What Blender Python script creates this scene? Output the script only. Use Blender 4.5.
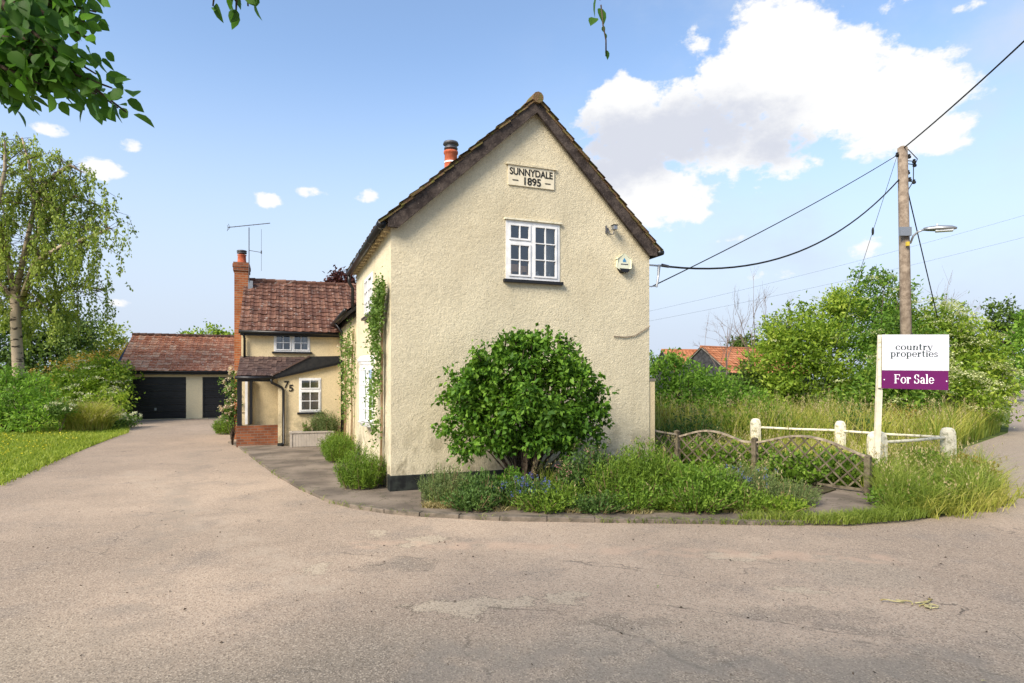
import bpy, math, random
import numpy as np
from mathutils import Vector, geometry
for o in list(bpy.data.objects): bpy.data.objects.remove(o)
S = bpy.context.scene
COL = S.collection
R = math.radians

# ------------------------------------------------------------ camera
EYE, FP, CX, HZ = 1.9, 612.0, 512.0, 379.0
cd = bpy.data.cameras.new('camera'); cam = bpy.data.objects.new('camera', cd); COL.objects.link(cam)
cam.location = (0, 0, EYE); cam.rotation_euler = (R(90), 0, 0)
cd.sensor_width = 36; cd.lens = FP/1024*36; cd.shift_y = (HZ-341.5)/1024
cd.clip_start = 0.05; cd.clip_end = 5000
S.camera = cam
S.view_settings.view_transform = 'Standard'; S.view_settings.look = 'None'
S.view_settings.gamma = 1; S.view_settings.exposure = 1.55
# ------------------------------------------------------------ sun
SUN_AZ, SUN_EL = R(-140), R(38)          # azimuth from +Y towards +X
sdir = Vector((math.sin(SUN_AZ)*math.cos(SUN_EL), math.cos(SUN_AZ)*math.cos(SUN_EL), math.sin(SUN_EL)))
sl = bpy.data.lights.new('sun', 'SUN'); sl.energy = 2.45; sl.angle = R(24); sl.color = (1, .90, .76)
so = bpy.data.objects.new('sun', sl); COL.objects.link(so)
so.rotation_euler = sdir.to_track_quat('Z', 'Y').to_euler(); so.location = (-20, -15, 30)

# ------------------------------------------------------------ node helpers
class NT:
    def __init__(s, nt): s.nt = nt; s.n = nt.nodes; s.l = nt.links
    def new(s, t, **k):
        nd = s.n.new(t)
        for a, b in k.items(): setattr(nd, a, b)
        return nd
    def put(s, sock, v):
        if isinstance(v, bpy.types.NodeSocket): s.l.new(v, sock)
        elif v is not None:
            if hasattr(sock, 'default_value') and sock.type == 'RGBA' and len(v) == 3: v = (*v, 1)
            sock.default_value = v
    def m(s, op, a, b=None, c=None, clamp=False):
        nd = s.new('ShaderNodeMath', operation=op, use_clamp=clamp)
        s.put(nd.inputs[0], a)
        if b is not None: s.put(nd.inputs[1], b)
        if c is not None: s.put(nd.inputs[2], c)
        return nd.outputs[0]
    def vm(s, op, a, b=None):
        nd = s.new('ShaderNodeVectorMath', operation=op); s.put(nd.inputs[0], a)
        if b is not None: s.put(nd.inputs[1], b)
        return nd.outputs[0]
    def ss(s, x, a, b, lo=0.0, hi=1.0):
        nd = s.new('ShaderNodeMapRange', interpolation_type='SMOOTHSTEP')
        for i, v in enumerate((x, a, b, lo, hi)): s.put(nd.inputs[i], v)
        return nd.outputs[0]
    def mix(s, f, a, b, mode='MIX'):
        nd = s.new('ShaderNodeMix', data_type='RGBA', blend_type=mode)
        s.put(nd.inputs[0], f); s.put(nd.inputs[6], a); s.put(nd.inputs[7], b)
        return nd.outputs[2]
    def noise(s, vec, scale, detail=4, rough=.55, dist=0, out=0):
        nd = s.new('ShaderNodeTexNoise'); s.put(nd.inputs['Vector'], vec)
        nd.inputs['Scale'].default_value = scale; nd.inputs['Detail'].default_value = detail
        nd.inputs['Roughness'].default_value = rough; nd.inputs['Distortion'].default_value = dist
        return nd.outputs[out]
    def vor(s, vec, scale, feature='F1', out='Distance', rnd=1):
        nd = s.new('ShaderNodeTexVoronoi', feature=feature); s.put(nd.inputs['Vector'], vec)
        nd.inputs['Scale'].default_value = scale; nd.inputs['Randomness'].default_value = rnd
        return nd.outputs[out]
    def ramp(s, f, stops):
        nd = s.new('ShaderNodeValToRGB'); s.put(nd.inputs[0], f); e = nd.color_ramp.elements
        while len(e) < len(stops): e.new(.5)
        for i, (p, c) in enumerate(stops): e[i].position = p; e[i].color = (*c, 1)
        return nd.outputs[0]

# ------------------------------------------------------------ world: sky and clouds
W = bpy.data.worlds.new('World'); S.world = W; W.use_nodes = True
t = NT(W.node_tree); t.n.clear()
sky = t.new('ShaderNodeTexSky', sky_type='NISHITA'); sky.sun_disc = False
sky.sun_elevation = SUN_EL; sky.sun_rotation = SUN_AZ
sky.air_density = 1.0; sky.dust_density = .6; sky.ozone_density = 1.3
gen = t.new('ShaderNodeTexCoord').outputs['Generated']
sx = t.new('ShaderNodeSeparateXYZ'); t.l.new(gen, sx.inputs[0])
az = t.m('ARCTAN2', sx.outputs[0], sx.outputs[1]); el = t.m('ARCSINE', sx.outputs[2])
def azel(px, py):
    a = math.atan((px-CX)/FP); return a, math.atan((HZ-py)/FP*math.cos(a))
wv = t.new('ShaderNodeCombineXYZ'); t.l.new(az, wv.inputs[0]); t.l.new(t.m('MULTIPLY', el, 1.5), wv.inputs[1])
n3 = t.noise(wv.outputs[0], 48, 6, .6); n1 = t.noise(wv.outputs[0], 7, 9, .62); n2 = t.noise(wv.outputs[0], 19, 7, .6)
wob = t.m('MULTIPLY', t.m('SUBTRACT', n1, .5), 3.4)
wob = t.m('ADD', wob, t.m('MULTIPLY', t.m('SUBTRACT', n2, .5), 2.4))
wob = t.m('ADD', wob, t.m('MULTIPLY', t.m('SUBTRACT', n3, .5), 1.3))
def blobs(lst):
    acc = None
    for px, py, rx, ry, w in lst:
        a, e = azel(px, py); ca = math.cos(a)**1.4
        dx = t.m('MULTIPLY', t.m('SUBTRACT', az, a), FP/rx/ca**1.0); dy = t.m('MULTIPLY', t.m('SUBTRACT', el, e), FP/ry/ca)
        d = t.m('ADD', t.m('MULTIPLY', dx, dx), t.m('MULTIPLY', dy, dy))
        v = t.m('SUBTRACT', w, t.m('MINIMUM', d, 4))
        acc = v if acc is None else t.m('SMOOTH_MAX', acc, v, .12)
    return acc
white = blobs([(782, 38, 50, 42, 1.4), (815, 88, 84, 46, 1.4), (900, 100, 60, 46, 1.4), (936, 132, 36, 24, 1.3), (738, 88, 44, 34, 1.3), (690, 50, 26, 22, .35), (745, 130, 60, 50, 1.3),
               (622, 106, 34, 26, 1.3), (660, 128, 90, 36, 1.2), (735, 150, 72, 32, 1.2), (785, 165, 34, 16, .9), (655, 198, 58, 30, 1.3), (612, 170, 60, 50, 1), (700, 216, 30, 10, .6), (775, 165, 40, 18, .7),
               (770, 274, 30, 13, .55), (735, 240, 30, 9, .4), (870, 250, 26, 22, .35), (890, 6, 26, 10, .5), (972, 6, 26, 9, .7), (780, 22, 20, 20, .5),
               (46, 127, 20, 10, .5), (110, 171, 27, 12, .9), (131, 146, 14, 9, .6),
               (268, 201, 18, 10, .8), (314, 192, 32, 8, .6), (366, 197, 16, 9, .4), (345, 290, 24, 8, .25), (118, 303, 22, 7, .5)])
grey = blobs([(700, 132, 82, 28, 1.3), (630, 146, 64, 30, 1.2), (770, 146, 46, 24, .8), (600, 165, 40, 30, .9)])
dens = t.ss(t.m('ADD', t.m('SUBTRACT', white, .08), wob), -.02, .6)
veil = t.m('MULTIPLY', t.ss(t.noise(wv.outputs[0], 2.6, 8, .6), .42, .75), t.ss(az, -.1, .5))
veil = t.m('MULTIPLY', veil, .9)
horiz = t.ss(el, .50, .03)                      # pale air low down
greym = t.ss(t.m('ADD', grey, t.m('MULTIPLY', wob, .7)), -.6, 1.0)
bgs = t.new('ShaderNodeBackground'); hsv = t.new('ShaderNodeHueSaturation'); hsv.inputs['Saturation'].default_value = 1.0
t.l.new(sky.outputs[0], hsv.inputs['Color'])
t.l.new(hsv.outputs[0], bgs.inputs[0]); bgs.inputs[1].default_value = .094
CLOUDV = .35
bgh = t.new('ShaderNodeBackground'); t.put(bgh.inputs[0], (.735, .835, 1.0)); bgh.inputs[1].default_value = CLOUDV*.90
bgc = t.new('ShaderNodeBackground'); bgc.inputs[1].default_value = CLOUDV
t.put(bgc.inputs[0], t.mix(greym, (1.0, 1.0, 1.0), (.70, .73, .82)))
def mxs(f, a, b):
    nd = t.new('ShaderNodeMixShader'); t.put(nd.inputs[0], f); t.l.new(a, nd.inputs[1]); t.l.new(b, nd.inputs[2]); return nd.outputs[0]
s1 = mxs(t.m('MULTIPLY', horiz, 1.0), bgs.outputs[0], bgh.outputs[0])
s1 = mxs(veil, s1, bgh.outputs[0])
s1 = mxs(dens, s1, bgc.outputs[0])
wo = t.new('ShaderNodeOutputWorld'); t.l.new(s1, wo.inputs[0])

# ------------------------------------------------------------ materials
def mat(name, fn, rough=.9, spec=.2, bump=None, bd=.01, metal=0):
    m = bpy.data.materials.new(name); m.use_nodes = True; q = NT(m.node_tree)
    b = q.n['Principled BSDF']; b.inputs['Roughness'].default_value = rough
    b.inputs['Specular IOR Level'].default_value = spec; b.inputs['Metallic'].default_value = metal
    co = q.new('ShaderNodeTexCoord').outputs['Object']
    q.put(b.inputs['Base Color'], fn(q, co) if callable(fn) else fn)
    if bump:
        bn = q.new('ShaderNodeBump'); bn.inputs['Distance'].default_value = bd; bn.inputs['Strength'].default_value = 1
        q.put(bn.inputs['Height'], bump(q, co)); q.l.new(bn.outputs[0], b.inputs['Normal'])
    return m
def sc(c, k): return tuple(x*k for x in c)
def nz(a, b, scale=3, lo=.35, hi=.65, detail=5):
    return lambda q, co: q.mix(q.ss(q.noise(co, scale, detail), lo, hi), a, b)
def paint(name, c, rough=.5, var=.85, spec=.35): return mat(name, nz(sc(c, var), c, 6), rough, spec)

def render_col(c, dirt=True):
    def fn(q, co):
        x = q.mix(q.ss(q.noise(co, .9, 6), .3, .7), sc(c, .88), sc(c, 1.06))
        sp = q.noise(co, 46, 4, .75)
        x = q.mix(q.m('MULTIPLY', q.ss(sp, .50, .30), .75), x, sc(c, .62))
        x = q.mix(q.m('MULTIPLY', q.ss(sp, .52, .68), .5), x, sc(c, 1.18))
        vc = q.new('ShaderNodeSeparateXYZ'); q.l.new(q.vor(co, 36, 'F1', 'Color'), vc.inputs[0])
        x = q.mix(q.m('MULTIPLY', q.ss(vc.outputs[0], .55, 1.0), .35), x, sc(c, .74))
        if dirt:
            z = q.new('ShaderNodeSeparateXYZ'); q.l.new(co, z.inputs[0])
            d = q.m('MULTIPLY', q.ss(z.outputs[2], 1.5, .2), q.ss(q.noise(co, 2.6, 8, .65), .43, .60))
            x = q.mix(q.m('MULTIPLY', d, .75), x, (.21, .18, .115))
            d2 = q.m('MULTIPLY', q.ss(q.noise(co, .55, 7, .6), .45, .68), .30); x = q.mix(d2, x, (.46, .385, .245))
            st = q.new('ShaderNodeMapping'); q.l.new(co, st.inputs[0]); st.inputs['Scale'].default_value = (3, 3, .25)
            x = q.mix(q.m('MULTIPLY', q.ss(q.noise(st.outputs[0], 1.6, 5), .52, .75), .28), x, sc(c, .6))
        return x
    return fn
def pebble(q, co):
    return q.m('ADD', q.noise(co, 34, 4, .8), q.m('MULTIPLY', q.noise(co, 11, 2, .5), .6))
M = {}
M['render'] = mat('cream_roughcast', render_col((.65, .575, .405)), .95, .1, pebble, .020)
M['render_smooth'] = mat('cream_render', render_col((.64, .525, .32)), .9, .1, lambda q, co: q.noise(co, 40, 4), .008)
M['plaincream'] = mat('cream_painted_render', render_col((.68, .58, .38), False), .9, .1, lambda q, co: q.noise(co, 30, 4), .008)
M['plaque'] = mat('plaque_render', nz((.60, .54, .40), (.68, .61, .46), 9), .8)
M['black'] = paint('black_paint', (.012, .012, .013), .38)
M['plinth'] = mat('black_plinth', nz((.011, .012, .012), (.03, .035, .03), 7), .6)
M['white'] = paint('white_gloss', (.74, .74, .73), .35)
M['whiteold'] = mat('weathered_white_paint', lambda q, co: q.mix(q.ss(q.noise(co, 14, 8), .5, .68), (.66, .61, .46), (.34, .32, .21)), .8, .2, lambda q, co: q.noise(co, 20, 5), .01)
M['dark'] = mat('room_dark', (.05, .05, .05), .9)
M['curtain'] = mat('curtain', (.42, .40, .37), .9)
M['tan'] = mat('tan_box', (.75, .42, .22), .7)
M['metal'] = mat('grey_metal', (.30, .31, .32), .4, .5, metal=.7)
M['dullmetal'] = mat('dull_aerial', (.10, .10, .11), .5, .4, metal=.4)
M['wire'] = mat('black_cable', (.014, .014, .014), .7)
M['planter'] = paint('taupe_paint', (.42, .37, .31), .6)
M['alarmbox'] = mat('alarm_plastic', nz((.55, .55, .38), (.66, .67, .52), 4), .35, .4)
M['blue'] = mat('blue_mark', (.05, .22, .42), .5)
M['purple'] = paint('purple_board', (.115, .006, .085), .4, .95)
M['board'] = paint('white_board', (.58, .59, .64), .4, .97)
M['ink'] = mat('dark_ink', (.012, .03, .03), .6)
M['inkwhite'] = mat('white_ink', (.82, .82, .84), .5)
M['letter'] = mat('plaque_letter', (.02, .019, .016), .7)
M['lampglass'] = mat('lamp_bowl', (.50, .52, .53), .2, .5)
M['concrete'] = mat('old_concrete', nz((.14, .125, .10), (.21, .19, .155), 3), .9)
def barge(q, co):
    mp = q.new('ShaderNodeMapping'); q.l.new(co, mp.inputs[0]); mp.inputs['Scale'].default_value = (1, 1, 1)
    x = q.mix(q.ss(q.noise(co, 5, 8, .7), .4, .62), (.030, .022, .019), (.075, .058, .048))
    return q.mix(q.ss(q.noise(co, 24, 6, .7), .60, .72), x, (.16, .13, .11))
M['barge'] = mat('weathered_bargeboard', barge, .8, .2, lambda q, co: q.noise(co, 30, 6), .012)
M['blackboard'] = mat('black_fascia', nz((.012, .012, .013), (.022, .021, .02), 12), .5, .3)
def isl(q): return q.new('ShaderNodeNewGeometry').outputs['Random Per Island']
def tilefn(stops, lichen, la=.60, lcol=(.50, .47, .42), ls=5.0):
    def fn(q, co):
        x = q.ramp(isl(q), stops)
        x = q.mix(q.ss(q.noise(co, 1.3, 5), .35, .7), x, q.mix(.5, x, stops[0][1]))
        if lichen:
            n = q.noise(co, ls*2.2, 6, .68)
            x = q.mix(q.m('MULTIPLY', q.ss(n, la, la+.07), lichen), x, lcol)
        return x
    return fn
M['tile_brown'] = mat('brown_pantile', tilefn([(0, (.080, .038, .026)), (.5, (.130, .060, .040)), (1, (.20, .105, .070))], .5, .58), .8, .2, lambda q, co: q.noise(co, 60, 3), .006)
M['tile_porch'] = mat('porch_tile', tilefn([(0, (.05, .033, .03)), (.5, (.085, .052, .043)), (1, (.13, .085, .068))], .6, .62), .85, .2)
M['tile_red'] = mat('garage_tile', tilefn([(0, (.32, .12, .06)), (.5, (.48, .19, .10)), (1, (.58, .35, .22))], .7, .56, (.56, .46, .36)), .8, .2)
M['tile_orange'] = mat('orange_pantile', tilefn([(0, (.27, .10, .045)), (.5, (.36, .14, .065)), (1, (.42, .19, .10))], .35, .6, (.3, .2, .12)), .8, .2)
M['tile_moss'] = mat('mossy_verge_tile', lambda q, co: q.mix(q.ss(q.noise(co, 9, 7, .7), .45, .62), q.ramp(isl(q), [(0, (.10, .060, .035)), (1, (.21, .135, .075))]), (.13, .12, .035)), .95, .1, lambda q, co: q.noise(co, 45, 5), .02)
def brick(c1, c2, mortar, sw=.225, sh=.075):
    def fn(q, co):
        g = q.new('ShaderNodeNewGeometry')
        s_ = q.new('ShaderNodeSeparateXYZ'); q.l.new(co, s_.inputs[0])
        cb = q.new('ShaderNodeCombineXYZ'); q.l.new(q.m('ADD', s_.outputs[0], s_.outputs[1]), cb.inputs[0]); q.l.new(s_.outputs[2], cb.inputs[1])
        b = q.new('ShaderNodeTexBrick'); q.l.new(cb.outputs[0], b.inputs['Vector'])
        q.put(b.inputs['Color1'], c1); q.put(b.inputs['Color2'], c2); q.put(b.inputs['Mortar'], mortar)
        b.inputs['Scale'].default_value = 1; b.inputs['Brick Width'].default_value = sw; b.inputs['Row Height'].default_value = sh
        b.inputs['Mortar Size'].default_value = .008; b.inputs['Bias'].default_value = -.1
        return q.mix(q.m('MULTIPLY', q.ss(q.noise(co, 2.2, 6), .45, .7), .5), b.outputs['Color'], sc(c1, .45))
    return fn
M['brick'] = mat('red_brick', brick((.23, .070, .028), (.36, .125, .05), (.26, .19, .13)), .9, .1)
M['brick2'] = mat('dwarf_wall_brick', brick((.16, .055, .028), (.27, .095, .042), (.17, .13, .10)), .9, .1)
M['pot'] = mat('terracotta_pot', nz((.32, .07, .03), (.42, .12, .06), 10), .8)
M['wood'] = mat('pole_wood', lambda q, co: q.mix(q.ss(q.noise(co, 6, 8, .7), .35, .65), (.15, .115, .085), (.28, .225, .17)), .85, .1, lambda q, co: q.noise(co, 12, 5), .01)
M['trellis'] = mat('weathered_trellis', nz((.055, .045, .028), (.15, .125, .085), 9), .9)
M['toprail'] = mat('bleached_wood', nz((.16, .13, .095), (.34, .285, .21), 9), .9)
M['weatherboard'] = mat('black_weatherboard', nz((.02, .02, .022), (.05, .05, .052), 3), .8)
M['garage'] = mat('black_garage_door', nz((.008, .008, .009), (.014, .014, .015), 2), .45, .3)
M['bark'] = mat('brown_bark', nz((.045, .032, .022), (.12, .09, .065), 14), .95, .1, lambda q, co: q.noise(co, 20, 6), .02)
def birch(q, co):
    mp = q.new('ShaderNodeMapping'); q.l.new(co, mp.inputs[0]); mp.inputs['Scale'].default_value = (2, 2, 7)
    return q.mix(q.ss(q.noise(mp.outputs[0], 1.3, 6, .65), .54, .62), (.34, .27, .19), (.045, .034, .025))
M['birch'] = mat('birch_bark', birch, .85, .1)
M['cane'] = mat('rose_cane', nz((.16, .10, .05), (.26, .18, .10), 7), .85)
M['twig'] = mat('bare_twig', (.16, .12, .10), .9)
def glass():
    m = bpy.data.materials.new('window_glass'); m.use_nodes = True; q = NT(m.node_tree); q.n.clear()
    g = q.new('ShaderNodeBsdfGlossy'); g.inputs['Roughness'].default_value = .02; q.put(g.inputs[0], (.9, .95, 1))
    tr = q.new('ShaderNodeBsdfTransparent'); q.put(tr.inputs[0], (.82, .86, .86))
    fr = q.new('ShaderNodeFresnel'); fr.inputs[0].default_value = 1.5
    mx = q.new('ShaderNodeMixShader'); q.put(mx.inputs[0], q.m('ADD', q.m('MULTIPLY', fr.outputs[0], 1.6), .06, clamp=True))
    q.l.new(tr.outputs[0], mx.inputs[1]); q.l.new(g.outputs[0], mx.inputs[2])
    o = q.new('ShaderNodeOutputMaterial'); q.l.new(mx.outputs[0], o.inputs[0]); return m
M['glass'] = glass()
def leafmat(name, stops, trans=.35, clump=1.2, rough=.55, dull=.6):
    m = bpy.data.materials.new(name); m.use_nodes = True; q = NT(m.node_tree)
    b = q.n['Principled BSDF']; b.inputs['Roughness'].default_value = rough; b.inputs['Specular IOR Level'].default_value = .25
    co = q.new('ShaderNodeTexCoord').outputs['Object']
    f = q.m('ADD', q.m('MULTIPLY', isl(q), .65), q.m('MULTIPLY', q.ss(q.noise(co, clump, 4), .3, .7), .35))
    c = q.ramp(f, stops); q.put(b.inputs['Base Color'], c)
    tl = q.new('ShaderNodeBsdfTranslucent'); q.put(tl.inputs[0], q.mix(.5, c, q.mix(1.0, c, (1.25, 1.35, .6), 'MULTIPLY')))
    mx = q.new('ShaderNodeMixShader'); mx.inputs[0].default_value = trans
    q.l.new(b.outputs[0], mx.inputs[1]); q.l.new(tl.outputs[0], mx.inputs[2])
    q.l.new(mx.outputs[0], q.n['Material Output'].inputs[0]); return m
def L3(a, b, c): return [(0, a), (.5, b), (1, c)]
M['l_hazel'] = leafmat('glossy_green_leaf', L3((.030, .085, .010), (.085, .19, .016), (.21, .36, .04)), .35)
M['l_birch'] = leafmat('birch_leaf', L3((.13, .19, .025), (.26, .33, .055), (.44, .49, .12)), .45, .5)
M['l_dark'] = leafmat('dark_evergreen_leaf', L3((.045, .08, .016), (.085, .14, .024), (.15, .22, .04)), .25, .4)
M['l_mid'] = leafmat('mid_green_leaf', L3((.07, .15, .018), (.16, .30, .034), (.30, .46, .06)), .45, .5)
M['l_elder'] = leafmat('elder_leaf', L3((.085, .155, .016), (.21, .32, .030), (.46, .53, .08)), .45, .5)
M['l_mix'] = leafmat('hedge_leaf', L3((.06, .125, .018), (.13, .25, .028), (.33, .43, .07)), .42, .35)
M['l_rust'] = leafmat('rusty_leaf', L3((.14, .12, .02), (.28, .19, .035), (.38, .30, .06)), .35, .6)
M['l_copper'] = leafmat('copper_leaf', L3((.04, .012, .012), (.08, .025, .022), (.12, .05, .04)), .3)
M['l_lime'] = leafmat('overhead_leaf', L3((.030, .085, .012), (.075, .18, .022), (.13, .28, .04)), .5, 3)
M['l_rose'] = leafmat('rose_leaf', L3((.05, .10, .018), (.11, .19, .03), (.19, .28, .06)), .35, 2)
M['l_feather'] = leafmat('feathery_green', L3((.06, .115, .014), (.14, .23, .024), (.26, .37, .045)), .35, 2)
M['l_bright'] = leafmat('bright_green_leaf', L3((.055, .115, .013), (.14, .245, .026), (.28, .41, .06)), .4, 2)
M['l_grey'] = leafmat('grey_green_leaf', L3((.07, .115, .035), (.14, .19, .06), (.24, .29, .10)), .3, 2)
M['l_lavleaf'] = leafmat('low_herb_leaf', L3((.04, .085, .02), (.09, .16, .035), (.15, .25, .06)), .35, 2)
M['grass'] = leafmat('tall_grass_blade', L3((.15, .19, .025), (.34, .36, .055), (.62, .54, .17)), .35, .8)
M['grassg'] = leafmat('green_grass_blade', L3((.10, .15, .02), (.20, .27, .035), (.36, .39, .09)), .4, .8)
M['lawn'] = leafmat('lawn_blade', L3((.13, .19, .02), (.26, .33, .035), (.44, .46, .09)), .4, .25)
M['straw'] = leafmat('dry_straw', L3((.26, .20, .08), (.40, .33, .15), (.52, .46, .24)), .3, 2)
M['seed'] = leafmat('grass_seed_head', L3((.26, .20, .09), (.38, .32, .15), (.5, .44, .24)), .3, 1)
M['fl_white'] = leafmat('white_blossom', L3((.52, .52, .34), (.66, .66, .48), (.78, .77, .62)), .3)
M['fl_cream'] = leafmat('cream_flower', L3((.44, .48, .20), (.60, .62, .32), (.72, .72, .46)), .3)
M['fl_blue'] = leafmat('blue_flower', L3((.05, .07, .28), (.10, .12, .42), (.20, .22, .55)), .2)
M['fl_pink'] = leafmat('pink_flower', L3((.30, .12, .14), (.42, .2, .2), (.55, .34, .32)), .3)
M['fl_blush'] = leafmat('blush_rose', L3((.55, .38, .28), (.70, .58, .46), (.8, .74, .62)), .3)

# ------------------------------------------------------------ ground materials
def asphalt(q, co):
    big = q.noise(co, .22, 6, .6); med = q.noise(co, 1.3, 7, .62)
    x = q.mix(q.ss(big, .36, .64), (.285, .222, .165), (.435, .335, .245))
    x = q.mix(q.m('MULTIPLY', q.ss(med, .48, .72), .5), x, (.20, .172, .145))
    # greyer tone near the camera and out on the right
    sp = q.new('ShaderNodeSeparateXYZ'); q.l.new(co, sp.inputs[0])
    edge = q.m('ADD', sp.outputs[1], q.m('MULTIPLY', q.m('SUBTRACT', q.noise(co, .5, 5), .5), 4.0))
    x = q.mix(q.m('MULTIPLY', q.ss(edge, 5.4, 3.2), .6), x, (.185, .165, .125))
    x = q.mix(q.m('MULTIPLY', q.ss(edge, 9, 15), .45), x, (.215, .168, .130))
    ed2 = q.m('SUBTRACT', q.m('ADD', sp.outputs[0], q.m('MULTIPLY', q.m('SUBTRACT', q.noise(co, .8, 5), .5), 3)), q.m('MULTIPLY', sp.outputs[1], .45))
    x = q.mix(q.m('MULTIPLY', q.ss(ed2, 2.6, 4.4), .7), x, (.30, .25, .195))
    # worn pale patches
    wpn = q.vm('SCALE', q.vm('SUBTRACT', q.noise(co, 2.2, 7, .65, out=1), (.5, .5, .5))); wpn.node.inputs['Scale'].default_value = 1.15
    wp = q.new('ShaderNodeSeparateXYZ'); q.l.new(q.vm('ADD', co, wpn), wp.inputs[0])
    def patch(px, py, rx, ry, col, k, x, soft=.25):
        c = G(px, py); dx = q.m('DIVIDE', q.m('SUBTRACT', wp.outputs[0], c[0]), rx); dy = q.m('DIVIDE', q.m('SUBTRACT', wp.outputs[1], c[1]), ry)
        d = q.m('ADD', q.m('MULTIPLY', dx, dx), q.m('MULTIPLY', dy, dy))
        d = q.m('ADD', d, q.m('MULTIPLY', q.m('SUBTRACT', q.noise(co, 9, 6, .7), .5), 1.2))
        return q.mix(q.m('MULTIPLY', q.ss(d, 1.0, 1.0-soft), k), x, col)
    pale = (.58, .475, .345)
    for a in [(312, 571, .15, .22), (470, 603, .55, .20), (566, 598, .22, .14), (372, 533, .16, .2), (425, 541, .3, .22), (805, 590, .28, .12), (740, 556, .35, .16)]:
        x = patch(*a, (.10, .082, .06), .7, x, .16); x = patch(*a[:2], a[2]*.93, a[3]*.93, pale, .55, x, .2)
    for a in [(800, 612, .7, .3), (690, 655, .35, .12), (300, 672, .18, .06), (620, 625, .5, .2), (730, 665, .25, .07), (860, 632, .5, .16), (405, 566, .5, .35)]:
        x = patch(*a, (.125, .11, .09), .38, x, .8)
    for a in [(640, 650, .6, .4), (860, 570, .7, .6)]:
        x = patch(*a, (.32, .265, .20), .5, x, .5)
    # aggregate speckle
    v = q.vor(co, 95, 'F1', 'Color'); sv = q.new('ShaderNodeSeparateXYZ'); q.l.new(v, sv.inputs[0])
    x = q.mix(q.ss(sv.outputs[0], .66, .86), x, q.mix(.52, x, (.09, .07, .052)))
    x = q.mix(q.m('MULTIPLY', q.ss(sv.outputs[1], .76, .93), .5), x, (.54, .45, .34))
    x = q.mix(q.m('MULTIPLY', q.ss(q.noise(co, 22, 5, .7), .56, .7), .40), x, (.15, .125, .10))
    # long worn seams, older repairs and faint wheel tracks
    def seam(p0, p1, wid, col, k, x, wig=.35):
        a, b = Vector(G(*p0)), Vector(G(*p1)); d = (b-a); L = d.length; d.normalize()
        px_ = q.m('ADD', q.m('SUBTRACT', sp.outputs[0], a.x), q.m('MULTIPLY', q.m('SUBTRACT', q.noise(co, 1.6, 7, .65), .5), wig)); py_ = q.m('ADD', q.m('SUBTRACT', sp.outputs[1], a.y), q.m('MULTIPLY', q.m('SUBTRACT', q.noise(co, 2.1, 7, .65), .5), wig))
        al_ = q.m('ADD', q.m('MULTIPLY', px_, d.x), q.m('MULTIPLY', py_, d.y)); ac_ = q.m('ABSOLUTE', q.m('ADD', q.m('MULTIPLY', px_, -d.y), q.m('MULTIPLY', py_, d.x)))
        w = q.m('MULTIPLY', q.ss(ac_, wid, wid*.25), q.m('MULTIPLY', q.ss(al_, -.05, .1), q.ss(al_, L+.05, L-.1)))
        w = q.m('MULTIPLY', w, q.ss(q.noise(co, 3.1, 5), .40, .58))
        return q.mix(q.m('MULTIPLY', w, k), x, col)
    dk = (.085, .072, .058)
    for a_ in (((478, 606), (470, 650)), ((470, 650), (500, 690)), ((560, 612), (640, 640)), ((640, 640), (715, 676)), ((560, 560), (700, 580)), ((60, 545), (130, 560)), ((700, 610), (900, 640)), ((745, 560), (880, 575)), ((600, 655), (690, 640)), ((690, 640), (760, 683)), ((560, 612), (478, 606)), ((140, 525), (90, 560)), ((850, 640), (1010, 676)), ((620, 600), (700, 610)), ((440, 560), (330, 552))):
        x = seam(*a_, .022, dk, .5, x)
    x = seam((330, 600), (130, 470), .35, (.40, .33, .25), .35, x, .8); x = seam((120, 640), (200, 450), .4, (.24, .20, .155), .4, x, .8)
    x = seam((480, 545), (900, 560), .25, (.47, .33, .235), .5, x, .5); x = seam((350, 545), (480, 545), .25, (.47, .33, .235), .5, x, .5)
    x = seam((400, 660), (1000, 670), .5, (.21, .185, .15), .5, x, 1.2)
    # fine cracks
    wc = q.vm('ADD', co, q.vm('SCALE', q.noise(co, 1.7, 6, out=1)))
    cr = q.vor(wc, .42, 'DISTANCE_TO_EDGE')
    k = q.m('MULTIPLY', q.ss(cr, .007, .001), q.ss(q.noise(co, .9, 4), .54, .66))
    return q.mix(q.m('MULTIPLY', k, .75), x, (.07, .06, .05))
def G(px, py): d = FP*EYE/(py-HZ); return ((px-CX)/FP*d, d)
M['asphalt'] = mat('worn_asphalt', asphalt, .92, .12, lambda q, co: q.m('ADD', q.m('MULTIPLY', q.vor(co, 95), .5), q.noise(co, 30, 5)), .0035)
def paving(q, co):
    x = q.mix(q.ss(q.noise(co, 1.2, 6), .35, .65), (.115, .094, .074), (.215, .175, .135))
    x = q.mix(q.m('MULTIPLY', q.ss(q.noise(co, 5, 7, .7), .58, .7), .5), x, (.07, .085, .03))
    wc = q.vm('ADD', co, q.vm('SCALE', q.noise(co, 2.5, 5, out=1)))
    return q.mix(q.m('MULTIPLY', q.ss(q.vor(wc, 1.1, 'DISTANCE_TO_EDGE'), .014, .004), .6), x, (.05, .05, .03))
M['paving'] = mat('old_paving', paving, .95, .1, lambda q, co: q.noise(co, 25, 6), .01)
M['soil'] = mat('bed_soil', nz((.055, .045, .03), (.10, .10, .04), 3), 1, .05)
M['field'] = mat('field_ground', nz((.06, .085, .02), (.12, .15, .04), 1.2), 1, .05)
M['lawnbase'] = mat('lawn_ground', nz((.09, .14, .018), (.19, .27, .03), .7), 1, .05)
M['track'] = mat('grey_tarmac', nz((.17, .16, .15), (.25, .235, .22), .9), .95, .1)
M['litter'] = mat('dry_leaf', nz((.30, .24, .09), (.46, .42, .22), 20), .8)
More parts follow.
